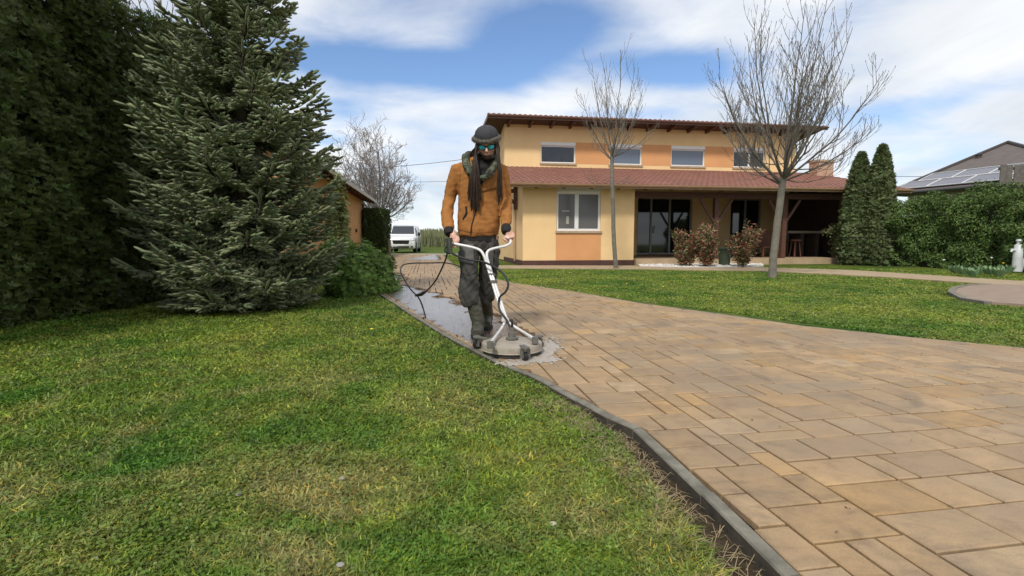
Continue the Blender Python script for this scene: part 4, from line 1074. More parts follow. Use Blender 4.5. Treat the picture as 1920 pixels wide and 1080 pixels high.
while u < uR1-.1:
    rb = MB(); se = -.02 if u < wing_u1 else D0-.02; rb.bar((u, -.56, zE-.075), (u, se, zE-.075+sl*(se+.56)), .09, .11); rb.build('rafter', M_wood, house); u += .92
# terrace posts with curved braces and the beam they carry
bz = zE-.14; post_s = .15
for x in (1341, 1468):
    u = fac(x, 430, post_s)[0]; p = MB(); p.box((u-.085, post_s-.085, .18), (u+.085, post_s+.085, bz-.16)); po = p.build('post', M_wood, house, bevel=.008)
    for sg in (-1, 1):
        b = MB(); b.tube([(u+sg*.09, post_s, bz-.95), (u+sg*.28, post_s, bz-.70), (u+sg*.62, post_s, bz-.18)], [.065, .06, .06], 4); b.build('brace', M_wood, po)
b = MB(); b.box((wing_u1+.02, post_s-.09, bz-.16), (uR1-.3, post_s+.09, bz+.03)); b.build('beam', M_wood, house)
# bracket at the left flank
u = -.30; p = MB(); p.box((-.14, 1.0, 1.9), (-.03, 1.14, zE+.1)); p.box((-.5, 1.0, zE-.13), (-.141, 1.14, zE+.0)); p.bar((-.10, 1.07, 2.1), (-.45, 1.07, zE-.12), .09, .09); p.build('bracket', M_wood, house)
# dark rear and side walls of the outdoor kitchen with counter, oven mouth
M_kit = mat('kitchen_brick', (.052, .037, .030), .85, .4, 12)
uk0 = fac(1476, 450, D0)[0]
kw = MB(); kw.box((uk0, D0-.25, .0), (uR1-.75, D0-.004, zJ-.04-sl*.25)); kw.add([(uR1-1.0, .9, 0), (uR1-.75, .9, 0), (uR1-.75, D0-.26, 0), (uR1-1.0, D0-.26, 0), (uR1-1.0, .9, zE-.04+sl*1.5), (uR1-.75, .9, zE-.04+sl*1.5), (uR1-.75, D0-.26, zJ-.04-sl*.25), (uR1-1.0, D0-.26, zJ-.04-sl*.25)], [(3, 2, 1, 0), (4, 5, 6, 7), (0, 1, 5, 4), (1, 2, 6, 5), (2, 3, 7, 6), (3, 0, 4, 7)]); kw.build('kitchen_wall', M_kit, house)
kc = MB(); ku0 = fac(1478, 440, 1.6)[0]; ku1 = fac(1563, 440, 1.6)[0]; zc = fac(1500, 433, 1.6)[1]
kc.box((ku0, 1.6, zc-.09), (ku1, 2.3, zc)); kc.build('counter', mat('counter_stone', (.25, .20, .16), .5, .2, 8), house)
for i in range(4):
    a = ku0+(ku1-ku0)*i/3; kc = MB(); kc.box((a-.07, 1.65, .18), (a+.07, 2.25, zc-.092)); kc.build('counter_leg', M_kit, house)
ov = MB(); a = fac(1505, 405, D0-.3); b = fac(1525, 432, D0-.3); ov.box((a[0], D0-.32, b[1]), (b[0], D0-.255, a[1])); ov.build('oven_door', M_dark, house)
# yellow end pier
a = fac(1583, 430, .6); ep = MB(); ep.box((a[0]-.1, .5, .18), (a[0]+.25, .8, zE-.02)); ep.build('pier', mat('pier_render', (.16, .13, .085), .9, .3, 4), house)
# chimney
M_brick = bpy.data.materials.new('chimney_brick'); M_brick.use_nodes = True; t = M_brick.node_tree; bk = N(t, 'ShaderNodeTexBrick'); bk.inputs['Scale'].default_value = 4.5
bk.inputs[1].default_value = (.42, .20, .12, 1); bk.inputs[2].default_value = (.50, .30, .20, 1); bk.inputs[3].default_value = (.5, .42, .34, 1)
tcn = N(t, 'ShaderNodeTexCoord'); mp = N(t, 'ShaderNodeMapping'); mp.inputs['Rotation'].default_value = (math.pi/2, 0, 0); t.links.new(tcn.outputs['Object'], mp.inputs[0]); t.links.new(mp.outputs[0], bk.inputs[0]); t.links.new(bk.outputs[0], t.nodes['Principled BSDF'].inputs['Base Color']); t.nodes['Principled BSDF'].inputs['Roughness'].default_value = .9
a = fac(1533, 303, 3.2); b = fac(1562, 332, 3.2)
ch = MB(); ch.box((a[0], 3.2, b[1]-.5), (b[0], 3.7, a[1])); cho = ch.build('chimney', M_brick, house)
cc_ = MB(); cc_.box((a[0]-.04, 3.16, a[1]+.002), (b[0]+.04, 3.74, a[1]+.09)); cc_.build('chimney_cap', M_stone, cho)

# gravel bed and stones under the shrubs
gb = MB(); pts = ragged(pg((1195, 495), (1240, 490.5), (1330, 489.5), (1425, 491), (1432, 498), (1380, 500.5), (1280, 501), (1200, 499)), .01, 1.2, 6)
gb.prism(pts, -.03, .008); gb.build('gravel_bed', mat('white_gravel', (.62, .60, .56), .9, .35, 60, .02, 60), kind='structure')
gr = MB(); r_ = random.Random(3); PX = np.array([q[0] for q in pts]); 
for _ in range(1500):
    x = r_.uniform(PX.min(), PX.max()); y = r_.uniform(min(q[1] for q in pts), max(q[1] for q in pts))
    if not inpoly(np.array([x]), np.array([y]), pts)[0]: continue
    s = r_.uniform(.015, .035); gr.ell((x, y, .012), (s, s, s*.7), nu=6, nv=4)
gr.build('gravel', mat('white_pebble', (.66, .63, .58), .8, .2, 2), kind='stuff', label='white decorative gravel under the red shrubs')

# things on the terrace
def world(u, s, z=0.): return HC+Ht*u+Hn*s+Vector((0, 0, z))
a = fac(1440, 460, 1.3)[0]
chr_ = empty('wooden_chair', world(a, 1.3, .18), 'dark wooden high backed chair on the terrace behind the thick tree trunk', 'chair', rz=HR)
M_chair = mat('chair_wood', (.15, .065, .04), .6, .3, 8)
q = MB(); q.box((-.42, -.3, .36), (.42, .3, .42)); q.build('seat', M_chair, chr_, bevel=.006)
q = MB(); q.box((-.42, .3, .40), (.42, .345, 1.02)); q.build('backrest', M_chair, chr_, bevel=.006)
for sx in (-1, 1):
    for sy in (-1, 1): q = MB(); q.box((sx*.38-.03, sy*.26-.03, 0), (sx*.38+.03, sy*.26+.03, .359)); q.build('leg', M_chair, chr_)
a = fac(1500, 470, 1.1)[0]
bar_ = empty('garden_stool', world(a-.25, 1.05, .18), 'dark round stool standing before the outdoor counter', 'stool', rz=HR)
q = MB(); q.lathe((0, 0, 0), [(.18, .62), (.19, .64), (.19, .67), (.17, .69)], 20); q.build('seat', M_chair, bar_)
for k in range(4):
    an = .8+k*math.pi/2; q = MB(); q.tube([(.12*math.cos(an), .12*math.sin(an), .625), (.2*math.cos(an), .2*math.sin(an), 0)], .018, 6); q.build('leg', M_chair, bar_)
# green rain barrel / planter between the shrubs
b = G(1365, 498); pb = empty('plant_pot', (b.x, b.y+.3, 0), 'dark green round tub standing between the red shrubs', 'pot')
q = MB(); hh = P(1365, 464, b.y+.3).z; q.lathe((0, 0, 0), [(.17, .0), (.20, hh*.5), (.22, hh-.05), (.24, hh-.04), (.24, hh), (.20, hh), (.19, hh-.04)], 22); q.build('tub', mat('tub_green', (.045, .06, .035), .6, .2, 5), pb, smooth=True)
q = MB(); q.lathe((0, 0, 0), [(.01, hh-.05), (.185, hh-.05), (.185, hh-.03), (.01, hh-.03)], 20); q.build('soil', mat('soil', (.05, .035, .02), .95), pb)
# climbing plant on the right pier
vp = world(fac(1566, 450, .1)[0], .1, .0); r_ = np.random.default_rng(93); n = 700; root = empty('climbing_plant', vp, 'small bushy climber topping the post beside the outdoor kitchen', 'plant')
zt1 = P(1566, 427, vp.y).z; Pn = np.stack([r_.normal(0, .17, n), r_.normal(0, .13, n), zt1-.1+r_.normal(0, .09, n)], 1); k = int(n*.3); Pn[:k, 0] = r_.normal(.0, .06, k); Pn[:k, 2] = r_.uniform(.2, zt1, k)
V, F, C = leaves(Pn, r_.normal(size=(n, 3))+[0, -.5, .5], .09, .05, tint((.13, .15, .06), n, .3, .12, r_), .2, .3, r_); meshnp('foliage', V, F, M_leafv, root, col=C)
q = MB(); q.tube([(0, 0, -.03), (.03, 0, .7), (0, 0, zt1-.1)], .045, 7); q.build('stem', M_bark, root, smooth=True)

# ================================================================== garage on the left
M_gar = mat('garage_render', (.52, .30, .13), .9, .1, 1.2, .002, 60, dirt=((.33, .19, .10), 1.1, .5, .5))
gd = 29.5; gcn = P(683, 478, gd)                      # far right corner of the side wall
GL = 16.0; base = Vector((gcn.x, gcn.y, 0))-Hn*GL       # near right corner
gar = empty('garage', base, 'long tan rendered garage with dark eaves half hidden behind the spruce', 'garage', rz=HR)
ge = P(706, 379, gd).z; wzg = ge+.10; gsl = .27; gw_ = 7.0; oh = .68
gw = MB(); zt2 = wzg+gsl*gw_/2
gw.add([(0, 0, -.05), (-gw_, 0, -.05), (-gw_, 0, wzg), (-gw_/2, 0, zt2), (0, 0, wzg), (0, GL, -.05), (-gw_, GL, -.05), (-gw_, GL, wzg), (-gw_/2, GL, zt2), (0, GL, wzg)],
       [(0, 1, 2, 3, 4), (9, 8, 7, 6, 5), (0, 4, 9, 5), (1, 6, 7, 2), (2, 7, 8, 3), (3, 8, 9, 4)])
gw.build('wall', M_gar, gar)
for sg in (1, -1):
    X_ = (lambda x: x) if sg == 1 else (lambda x: -gw_-x)
    def slab(name, z0, z1, m, y0=-.5, y1=GL+.45, xo=oh):
        V = []
        for y in (y0, y1):
            for (x, z) in ((X_(xo), ge+.02), (X_(-gw_/2), ge+.02+gsl*(gw_/2+xo))): V += [(x, y, z+z0), (x, y, z+z1)]
        q = MB(); q.add(V, [(0, 2, 3, 1), (4, 5, 7, 6), (0, 1, 5, 4), (2, 6, 7, 3), (1, 3, 7, 5), (0, 4, 6, 2)]); return q.build(name, m, gar)
    slab('roof', .02, .10, mat('garage_roof', (.20, .17, .15), .7, .2, 3)); slab('soffit', -.03, .017, M_soff, -.46, GL+.42, oh-.03)
q = MB(); q.box((oh+.003, -.5, ge-.03), (oh+.05, GL+.45, ge+.13)); q.build('gutter', mat('verge_grey', (.36, .34, .31), .6, .15, 4), gar)
for k_ in range(17):
    yy_ = .2+k_*.97; q = MB(); q.bar((oh-.05, yy_, ge-.06), (.003, yy_, ge-.06+gsl*(oh-.05)), .08, .09); q.build('rafter', M_wood, gar)
q = MB(); q.box((.003, GL-.32, -.05), (.06, GL+.03, ge-.12)); q.build('corner_pillar', mat('pillar_brown', (.12, .075, .055), .9, .3, 6), gar)
for yy_ in (GL-3.2,): q = MB(); q.box((.004, yy_, 1.25), (.08, yy_+.25, 1.42)); q.build('wall_lamp', M_plin, gar)

# ================================================================== neighbour's house
Z0 = 3.6
E1 = G(1664, 362, Z0); ed = Vector((.31, -.95, 0)).normalized(); E2 = E1+ed*9.5
Ap = P(1890, 268, 31.5)
nb_ = empty('neighbour_house', (E1.x, E1.y, 0), 'neighbouring house with dark grey hipped roof carrying solar panels', 'house')
o_ = Vector((E1.x, E1.y, 0)); A_ = Ap-o_; e1_ = E1-o_; e2_ = E2-o_
inn = Vector((-ed.y, ed.x, 0)); inn = inn if inn.dot(A_) > 0 else -inn
W2 = 2*(A_-e1_).dot(inn); e3_ = e2_+inn*W2; e4_ = e1_+inn*W2
M_nroof = mat('neighbour_roof', (.115, .095, .085), .75, .2, 2, .01, 20)
rf = MB(); low = Vector((0, 0, -.18)); rf.add([e1_, e2_, e3_, e4_, A_, e1_+low, e2_+low, e3_+low, e4_+low], [(0, 1, 4), (1, 2, 4), (2, 3, 4), (3, 0, 4), (5, 6, 1, 0), (6, 7, 2, 1), (7, 8, 3, 2), (8, 5, 0, 3), (8, 7, 6, 5)]); rf.build('roof', M_nroof, nb_)
M_ridge = mat('ridge_dark', (.05, .042, .038), .7)
for a, b in ((e1_, A_), (e2_, A_)): q = MB(); q.tube([a+Vector((0, 0, .02)), b+Vector((0, 0, .04))], .11, 7); q.build('ridge', M_ridge, nb_)
q = MB(); q.tube([e1_+Vector((0, 0, -.08))-inn*.09, e2_+Vector((0, 0, -.08))-inn*.09], .08, 8); q.build('gutter', mat('gutter_dark', (.05, .05, .052), .5), nb_, smooth=True)
wn = MB(); i1 = e1_+inn*.7+ed*.7; i2 = e2_+inn*.7-ed*.7; i3 = e3_-inn*.7-ed*.7; i4 = e4_-inn*.7+ed*.7
wn.prism([(p.x, p.y) for p in (i1, i2, i3, i4)], -.05, Z0-.19); wn.build('wall', mat('neighbour_render', (.38, .36, .32), .9, .1, 2), nb_)
# solar array on the near face, 2 rows x 5
ups_ = (A_-(e1_+ed*(A_-e1_).dot(ed))).normalized(); nrm = ed.cross(ups_); nrm = nrm if nrm.z > 0 else -nrm
M_pv = mat('solar_cells', (.105, .105, .125), .22, .12, .8, spec=.6); M_pvf = mat('solar_frame', (.55, .55, .55), .4)
for rr_ in range(2):
    for cc2 in range(6):
        a0 = .25+cc2*1.72+rr_*.45; b0 = .25+rr_*1.32
        if a0+1.7 > 9.2-rr_*.4: continue
        c = lambda a, b, h: e1_+ed*a+ups_*b+nrm*h
        q = MB(); q.add([c(a0, b0, .10), c(a0+1.68, b0, .10), c(a0+1.68, b0+1.28, .10), c(a0, b0+1.28, .10), c(a0, b0, .06), c(a0+1.68, b0, .06), c(a0+1.68, b0+1.28, .06), c(a0, b0+1.28, .06)], [(0, 1, 2, 3), (7, 6, 5, 4), (0, 4, 5, 1), (1, 5, 6, 2), (2, 6, 7, 3), (3, 7, 4, 0)])
        pv = q.build('solar_panel', M_pv, nb_)
        q = MB()
        for (p0, p1) in ((c(a0, b0, .103), c(a0+1.68, b0, .103)), (c(a0+1.68, b0+.02, .103), c(a0+1.68, b0+1.26, .103)), (c(a0+1.68, b0+1.28, .103), c(a0, b0+1.28, .103)), (c(a0, b0+1.26, .103), c(a0, b0+.02, .103))): q.bar(p0, p1, .05, .045, up=nrm)
        q.build('panel_frame', M_pvf, pv)
q = MB(); vpt = e1_+ed*(A_-e1_).dot(ed)+ups_*5.7; q.lathe(tuple(vpt), [(.14, -.1), (.14, .15), (.2, .16), (.02, .3)], 12); q.build('roof_vent', M_ridge, nb_)
# plank fence behind the hedge
fy = 17.5; a = P(1873, 345, fy); ztp = P(1900, 309, fy).z; root = empty('plank_fence', (a.x, fy, 0), 'weathered grey vertical plank fence standing above the hedge at the right edge', 'fence')
M_plank = mat('weathered_plank', (.13, .115, .10), .9, .35, 7, .003, 40)
for i in range(12):
    q = MB(); x = i*.235; q.prism([(x, -.02+.03*(i % 2)), (x+.20, -.02+.03*(i % 2)), (x+.20, .005+.03*(i % 2)), (x, .005+.03*(i % 2))], 0, ztp+random.uniform(-.03, .03)); q.build('plank', M_plank, root)
for zz_ in (ztp-.12, 1.4, .4): q = MB(); q.box((0, .037, zz_-.05), (12*.235, .08, zz_+.05)); q.build('rail', M_plank, root)

# white standpipe on the right
b = G(1906, 509); root = empty('standpipe', (b.x, b.y, 0), 'white garden standpipe with tap in front of the hedge', 'tap')
k_ = b.y/960; M_wp = mat('white_enamel', (.52, .54, .53), .45, .12, 4)
q = MB(); H_ = P(1906, 458, b.y).z; q.lathe((0, 0, 0), [(8*k_, 0), (7.5*k_, H_*.5), (6.5*k_, H_-.02), (4*k_, H_), (3.4*k_, H_+.02), (3.4*k_, H_+.07), (5*k_, H_+.08), (4*k_, H_+.13), (1*k_, H_+.14)], 20); q.build('column', M_wp, root, smooth=True)
q = MB(); q.tube([(-5*k_, 0, H_*.78), (-13*k_, -.02, H_*.80), (-15*k_, -.02, H_*.72)], [.035, .032, .028], 8); q.build('tap', M_wp, root, smooth=True)
q = MB(); q.tube([(7*k_, -.02, H_*.05), (9*k_, -.02, H_*.4), (7*k_, 0, H_*.5)], .035, 8); q.build('drain_pipe', M_wp, root, smooth=True)

# ================================================================== overhead wires
M_wire = mat('wire_black', (.03, .03, .032), .6)
def wire(a, b, sag, r_, label):
    pts = []
    for i in range(25):
        t = i/24; p = a.lerp(b, t); pts.append(p-Vector((0, 0, sag*4*t*(1-t))))
    m = MB(); m.tube(pts, r_, 5); m.build('power_line', M_wire, None, label=label, cat='wire', group=None)
wire(P(560, 318, 52.), P(990, 280, 44.), .5, .022, 'upper thin black overhead wire running to the house behind the person')
wire(P(560, 334, 52.), P(990, 332, 44.), .4, .016, 'lower thin black overhead wire running level behind the person')
wire(P(1600, 328, 40.), P(2100, 303, 40.), .5, .018, 'thin overhead wire between the columnar conifers and the neighbouring roof')
# ================================================================== white van
def build_van(px0, px1, pyb, Yd):
    c = P((px0+px1)/2, pyb, Yd); k = 1.0
    van = empty('van', (c.x, Yd, .0), 'white panel van parked at the far end of the driveway', 'van', rz=R(5))
    M_paint = mat('white_paint', (.68, .69, .70), .28, .03, 2, coat=.5); M_blk = mat('black_plastic', (.02, .02, .022), .5); M_gl = mat('windscreen', (.03, .035, .04), .06, spec=.9)
    w2 = .97
    # stations along length: (y, zbottom, zshoulder, ztop, halfwidth shoulder, halfwidth top) nose at y=0
    st = [(0.0, .38, .72, .86, .80, .70), (.10, .28, .86, 1.00, .93, .82), (.45, .26, 1.02, 1.10, .97, .88), (.95, .26, 1.12, 1.20, .98, .90), (1.10, .26, 1.14, 1.28, .98, .88), (1.75, .26, 1.16, 1.90, .98, .80), (2.1, .26, 1.18, 1.97, .98, .80), (4.7, .26, 1.18, 1.98, .98, .80), (4.95, .30, 1.15, 1.90, .95, .78)]
    V = []; F = []
    for (y, zb, zs, zt, ws, wt) in st:
        ring = [(-ws*.95, zb), (-ws, zb+.12), (-ws, zs), (-wt, zt-.06), (-wt+.10, zt), (wt-.10, zt), (wt, zt-.06), (ws, zs), (ws, zb+.12), (ws*.95, zb)]
        V += [(x, y, z) for x, z in ring]
    n = 10
    for i in range(len(st)-1):
        for j in range(n): F.append((i*n+j, i*n+(j+1) % n, (i+1)*n+(j+1) % n, (i+1)*n+j))
    F.append(tuple(range(n))); F.append(tuple((len(st)-1)*n+j for j in range(n))[::-1])
    b = MB(); b.add(V, F); b.build('body', M_paint, van, smooth=35, bevel=.015)
    q = MB(); q.add([(-.80, 1.14, 1.31), (.80, 1.14, 1.31), (.72, 1.70, 1.85), (-.72, 1.70, 1.85), (-.80, 1.15, 1.285), (.80, 1.15, 1.285), (.72, 1.72, 1.84), (-.72, 1.72, 1.84)], [(0, 1, 2, 3), (0, 4, 5, 1), (1, 5, 6, 2), (2, 6, 7, 3), (3, 7, 4, 0)])
    for v in range(len(q.V)): x, y, z = q.V[v]; q.V[v] = (x, y-.035, z+.03)
    q.build('windscreen', M_gl, van)
    q = MB(); q.prism([(-.52, .60), (.52, .60), (.60, .86), (-.60, .86)], 0, 1, lambda x, z, t: (x, -.03+t*.10+abs(x)*.03, z)); q.build('grille', M_blk, van, bevel=.01)
    q = MB(); q.prism([(-.50, .30), (.50, .30), (.60, .46), (-.60, .46)], 0, 1, lambda x, z, t: (x, -.0+t*.12, z)); q.build('air_intake', M_blk, van)
    q = MB(); q.box((-.26, -.05, .48), (.26, -.03, .58)); q.build('number_plate', mat('plate', (.7, .7, .68), .5), van)
    q = MB()
    for z in (.67, .73, .79): q.box((-.50, -.045, z), (.50, -.028, z+.02))
    q.build('grille_bar', mat('chrome', (.6, .6, .6), .2, metal=1.), van)
    for s in (-1, 1):
        q = MB(); q.add([(s*.62, -.01, .80), (s*.93, .10, .90), (s*.95, .42, 1.06), (s*.70, .10, .97)], [(0, 1, 2, 3)]); V0 = list(q.V); q.V = [(x+s*.012, y-.03, z) for x, y, z in V0]+[(x, y+.05, z) for x, y, z in V0]; q.F = [(0, 1, 2, 3), (7, 6, 5, 4), (0, 4, 5, 1), (1, 5, 6, 2), (2, 6, 7, 3), (3, 7, 4, 0)]; q.build('headlight', mat('headlight_lens', (.35, .37, .40), .1, spec=.9), van)
        q = MB(); q.ell((s*.74, .02, .42), (.10, .05, .06), nu=10, nv=6); q.build('fog_lamp', M_blk, van)
        q = MB(); q.ell((s*1.12, 1.32, 1.30), (.10, .07, .15), nu=10, nv=8); q.bar((s*.93, 1.36, 1.22), (s*1.08, 1.34, 1.25), .06, .05); q.build('wing_mirror', M_blk, van, smooth=True)
        q = MB(); q.add([(s*.985, 1.25, 1.20), (s*.985, 2.15, 1.20), (s*.86, 2.1, 1.74), (s*.86, 1.72, 1.74)], [(0, 1, 2, 3)]); V0 = list(q.V); q.V = [(x+s*.012, y, z) for x, y, z in V0]+[(x-s*.02, y, z) for x, y, z in V0]; q.F = [(0, 1, 2, 3), (7, 6, 5, 4), (0, 4, 5, 1), (1, 5, 6, 2), (2, 6, 7, 3), (3, 7, 4, 0)]; q.build('side_window', M_gl, van)
        q = MB(); q.box((s*.975-.015, 2.35, .3), (s*.975+.02, 2.37, 1.75)) ; q.box((s*.975-.01, 3.6, .45), (s*.975+.02, 3.62, 1.2)); q.build('door_seam', M_blk, van)
        for yw in (.85, 3.85):
            t_ = MB(); t_.lathe((s*.86, yw, .33), [(.20, -.11), (.31, -.11), (.33, -.08), (.33, .11), (.31, .14), (.20, .14)], 24, 'x'); wh = t_.build('wheel', mat('tyre', (.018, .018, .018), .85), van, smooth=40)
            t_ = MB(); t_.lathe((s*.86, yw, .33), [(.02, s*.10), (.20, s*.12), (.20, s*.145), (.19, s*.15), (.06, s*.125), (.02, s*.13)], 20, 'x'); t_.build('rim', mat('rim_grey', (.35, .35, .36), .35, metal=.8), wh)
            t_ = MB(); t_.lathe((s*.86, yw, .36), [(.37, s*.085), (.40, s*.085), (.40, s*.13), (.37, s*.13)], 24, 'x'); t_.build('wheel_arch', M_blk, wh)
build_van(729, 775, 473.5, 35.5)
# tall grey post beside the clipped conifer and low hedge behind the van
q = MB(); a = P(731, 475, 28.4); q.box((a.x-.06, 28.34, -.05), (a.x+.06, 28.46, P(731, 448, 28.4).z)); q.build('post', mat('gate_post', (.24, .21, .17), .8, .2, 6), None, bevel=.008, label='short brown gate post between the clipped conifer and the van', cat='post')
# ================================================================== person pushing the surface cleaner
PR = Vector((-.26, 4.35, 0))
person = empty('person', PR, 'person in orange brown jacket, dark beanie and mirrored sunglasses pushing the paving cleaner', 'person')
def hang(o, root):
    o.parent = root; o.matrix_parent_inverse = Matrix.Translation(-root.location); return o
def voxel(mb, size, smooth=3, fold=None, m=None, name='x', root=None):
    me = bpy.data.meshes.new('t'); me.from_pydata(mb.V, [], mb.F); o = bpy.data.objects.new('t', me); COL.objects.link(o)
    bm = bmesh.new(); bm.from_mesh(me); bmesh.ops.recalc_face_normals(bm, faces=bm.faces); bm.to_mesh(me); bm.free()
    rm = o.modifiers.new('r', 'REMESH'); rm.mode = 'VOXEL'; rm.voxel_size = size
    if smooth: sm = o.modifiers.new('s', 'SMOOTH'); sm.factor = .6; sm.iterations = smooth
    dg = bpy.context.evaluated_depsgraph_get(); e = o.evaluated_get(dg); nm = bpy.data.meshes.new_from_object(e); bpy.data.objects.remove(o)
    nm.name = name
    if fold:
        n = len(nm.vertices); co = np.empty(n*3, np.float32); nm.vertices.foreach_get('co', co); co = co.reshape(-1, 3)
        nr = np.array([tuple(v.normal) for v in nm.vertices]); d = np.array([fold(Vector(map(float, c))) for c in co]); co += nr*d[:, None]; nm.vertices.foreach_set('co', co.ravel()); nm.update()
    nm.polygons.foreach_set('use_smooth', np.ones(len(nm.polygons), dtype=bool)); nm.materials.clear()
    if m: nm.materials.append(m)
    o = bpy.data.objects.new(name, nm); COL.objects.link(o); o.name = name
    if root: hang(o, root)
    return o
def bvh_of(o): return BVHTree.FromPolygons([v.co.copy() for v in o.data.vertices], [tuple(p.vertices) for p in o.data.polygons])
CP = Vector((0, 0, CAMH))
def reparent(o, p): o.parent = p; o.matrix_parent_inverse = Matrix(); return o
def hit(bv, x, y, off=.004):
    d = ray(x, y).normalized(); l, n, i, _ = bv.ray_cast(CP, d)
    return None if l is None else l+n*off
M_skin = mat('skin', (.62, .36, .27), .5, .1, 20)
M_jack = mat('wool_jacket', (.33, .140, .042), .92, .16, 25, .0015, 300, spec=.15)
M_blackc = mat('black_cloth', (.016, .014, .014), .85, .2, 20, .001, 200)
M_trou = mat('work_trousers', (.040, .038, .034), .8, .3, 9, .001, 150, dirt=((.075, .068, .055), 5, .5, .5))
M_boot = mat('rubber_boot', (.048, .048, .033), .45, .25, 9, dirt=((.09, .085, .07), 12, .5, .5))
M_sole = mat('boot_sole', (.012, .012, .011), .8)
M_hair = mat('hair_brown', (.040, .024, .017), .55, .6, 45)
def pr(px, Yd): return px*Yd/960

# skeleton -------------------------------------------------
eye = P(912, 275, 4.21); HT = Matrix.Rotation(R(24), 3, 'X') @ Matrix.Rotation(R(-3), 3, 'Y')
# head frame: local x right, -y forward (towards camera), z up ; tilt brings the face down
def Hd(x, f, z): return HC0 + HT @ Vector((x, -f, z))
HC0 = Vector((0, 0, 0)); HC0 = eye-(HT @ Vector((0, -.088, 0)))
Lsh, Lel, Lwr = P(860, 318, 4.43), P(843, 378, 4.46), P(842, 432, 4.24)
Rsh, Rel, Rwr = P(938, 318, 4.43), P(949, 378, 4.46), P(949, 429, 4.26)
bd = MB()
bd.ell(Hd(0, -.015, .045), (.074, .094, .080), HT); bd.ell(Hd(0, .012, -.030), (.062, .074, .078), HT); bd.ell(Hd(0, .050, -.092), (.030, .030, .022), HT)
bd.ell(Hd(0, .078, .018), (.050, .016, .012), HT)      # brow
bd.tube([Hd(0, .080, .006), Hd(0, .098, -.022), Hd(0, .104, -.038)], [.009, .012, .014], 8)
bd.ell(Hd(.010, .088, -.040), (.010, .010, .008), HT); bd.ell(Hd(-.010, .088, -.040), (.010, .010, .008), HT)
bd.ell(Hd(0, .080, -.062), (.022, .012, .006), HT); bd.ell(Hd(0, .078, -.071), (.018, .012, .007), HT)
for s in (-1, 1): bd.ell(Hd(s*.040, .055, -.030), (.024, .022, .022), HT); bd.ell(Hd(s*.076, -.01, -.008), (.010, .018, .030), HT)
neck = P(900, 304, 4.42); bd.tube([Hd(0, -.02, -.04), neck, P(898, 318, 4.44)], [.055, .056, .07], 14)
def sec(x0, x1, y, Yd, ry):
    a, b = P(x0, y, Yd), P(x1, y, Yd); return ((a+b)/2, (b.x-a.x)/2, ry)
bd.loft([sec(862, 935, 450, 4.44, .10), sec(866, 932, 410, 4.43, .10), sec(864, 934, 360, 4.42, .11), sec(862, 938, 325, 4.43, .105), sec(876, 924, 308, 4.43, .08)])
bd.tube([Lsh, P(850, 345, 4.44), P(843, 378, 4.455), P(840, 405, 4.36), Lwr], [.046, .040, .032, .030, .026], 12)
bd.tube([Rsh, P(944, 345, 4.44), P(949, 378, 4.455), P(949, 405, 4.36), Rwr], [.046, .040, .032, .030, .026], 12)
RK, RA = P(879, 530, 4.35), P(892, 618, 4.31); LK, LA = P(914, 528, 4.52), P(910, 600, 4.74)
RA.z = .10; LA.z = .10
bd.tube([P(881, 455, 4.43), P(880, 492, 4.39), RK, RK.lerp(RA, .35), RA], [.080, .065, .045, .038, .026], 14)
bd.tube([P(916, 455, 4.44), P(916, 492, 4.48), LK, LK.lerp(LA, .35), LA], [.080, .062, .045, .038, .026], 14)
footR = Vector((-.292, 4.20, 0)); footL = Vector((-.235, 4.62, 0))
bd.tube([RA, Vector((-.292, 4.30, .055)), Vector((-.290, 4.18, .04)), Vector((-.290, 4.17, .038))], [.024, .026, .022, .018], 10)
bd.tube([LA, Vector((-.235, 4.72, .055)), Vector((-.235, 4.62, .04)), Vector((-.235, 4.61, .038))], [.024, .026, .022, .018], 10)
def hand(mb, B, axis, wrist, thumb=1, rho=.027, flip=1):
    a = axis.normalized(); p = wrist-B; p = (p-a*p.dot(a)).normalized(); q = a.cross(p)*flip
    cir = lambda th, r, o: B+a*o+p*(r*math.cos(th))+q*(r*math.sin(th))
    palm = B+p*.040-q*.006
    rot = Matrix((a, q, p)).transposed()
    mb.ell(palm, (.042, .017, .040), rot, 14, 10); mb.tube([wrist, wrist.lerp(palm, .6), palm], [.027, .030, .022], 10)
    for i, (o, l, rr_) in enumerate(((-.033, .82, .0082), (-.011, .95, .0088), (.011, 1., .009), (.033, .92, .0086))):
        n = 9; mb.tube([cir(-.45-k/n*2.9*l, rho+.004*(k == 0), o*(1-.04*k)) for k in range(n+1)], [rr_*(1.12 if k in (0, 3, 6) else 1)*(1-.025*k) for k in range(n+1)], 8)
    n = 6; o0 = -.038*thumb; mb.tube([palm+a*o0*.8+q*.012]+[cir(.35+k/n*1.9, rho+.002, o0*(1-.10*k)) for k in range(n+1)], [.013]+[.0105*(1-.03*k) for k in range(n+1)], 8)
GLa, GLb = P(840, 455, 4.19), P(872, 461, 4.16)
GRa, GRb = P(949, 445, 4.22), P(958, 452, 4.19)
hand(bd, P(850, 456.5, 4.185), GLb-GLa, Lwr+Vector((.02, 0, 0)), 1)
hand(bd, P(951, 446, 4.215), Vector((.75, -.25, -.6)), Rwr, -1)
body = voxel(bd, .0045, 2, None, M_skin, 'body', person)

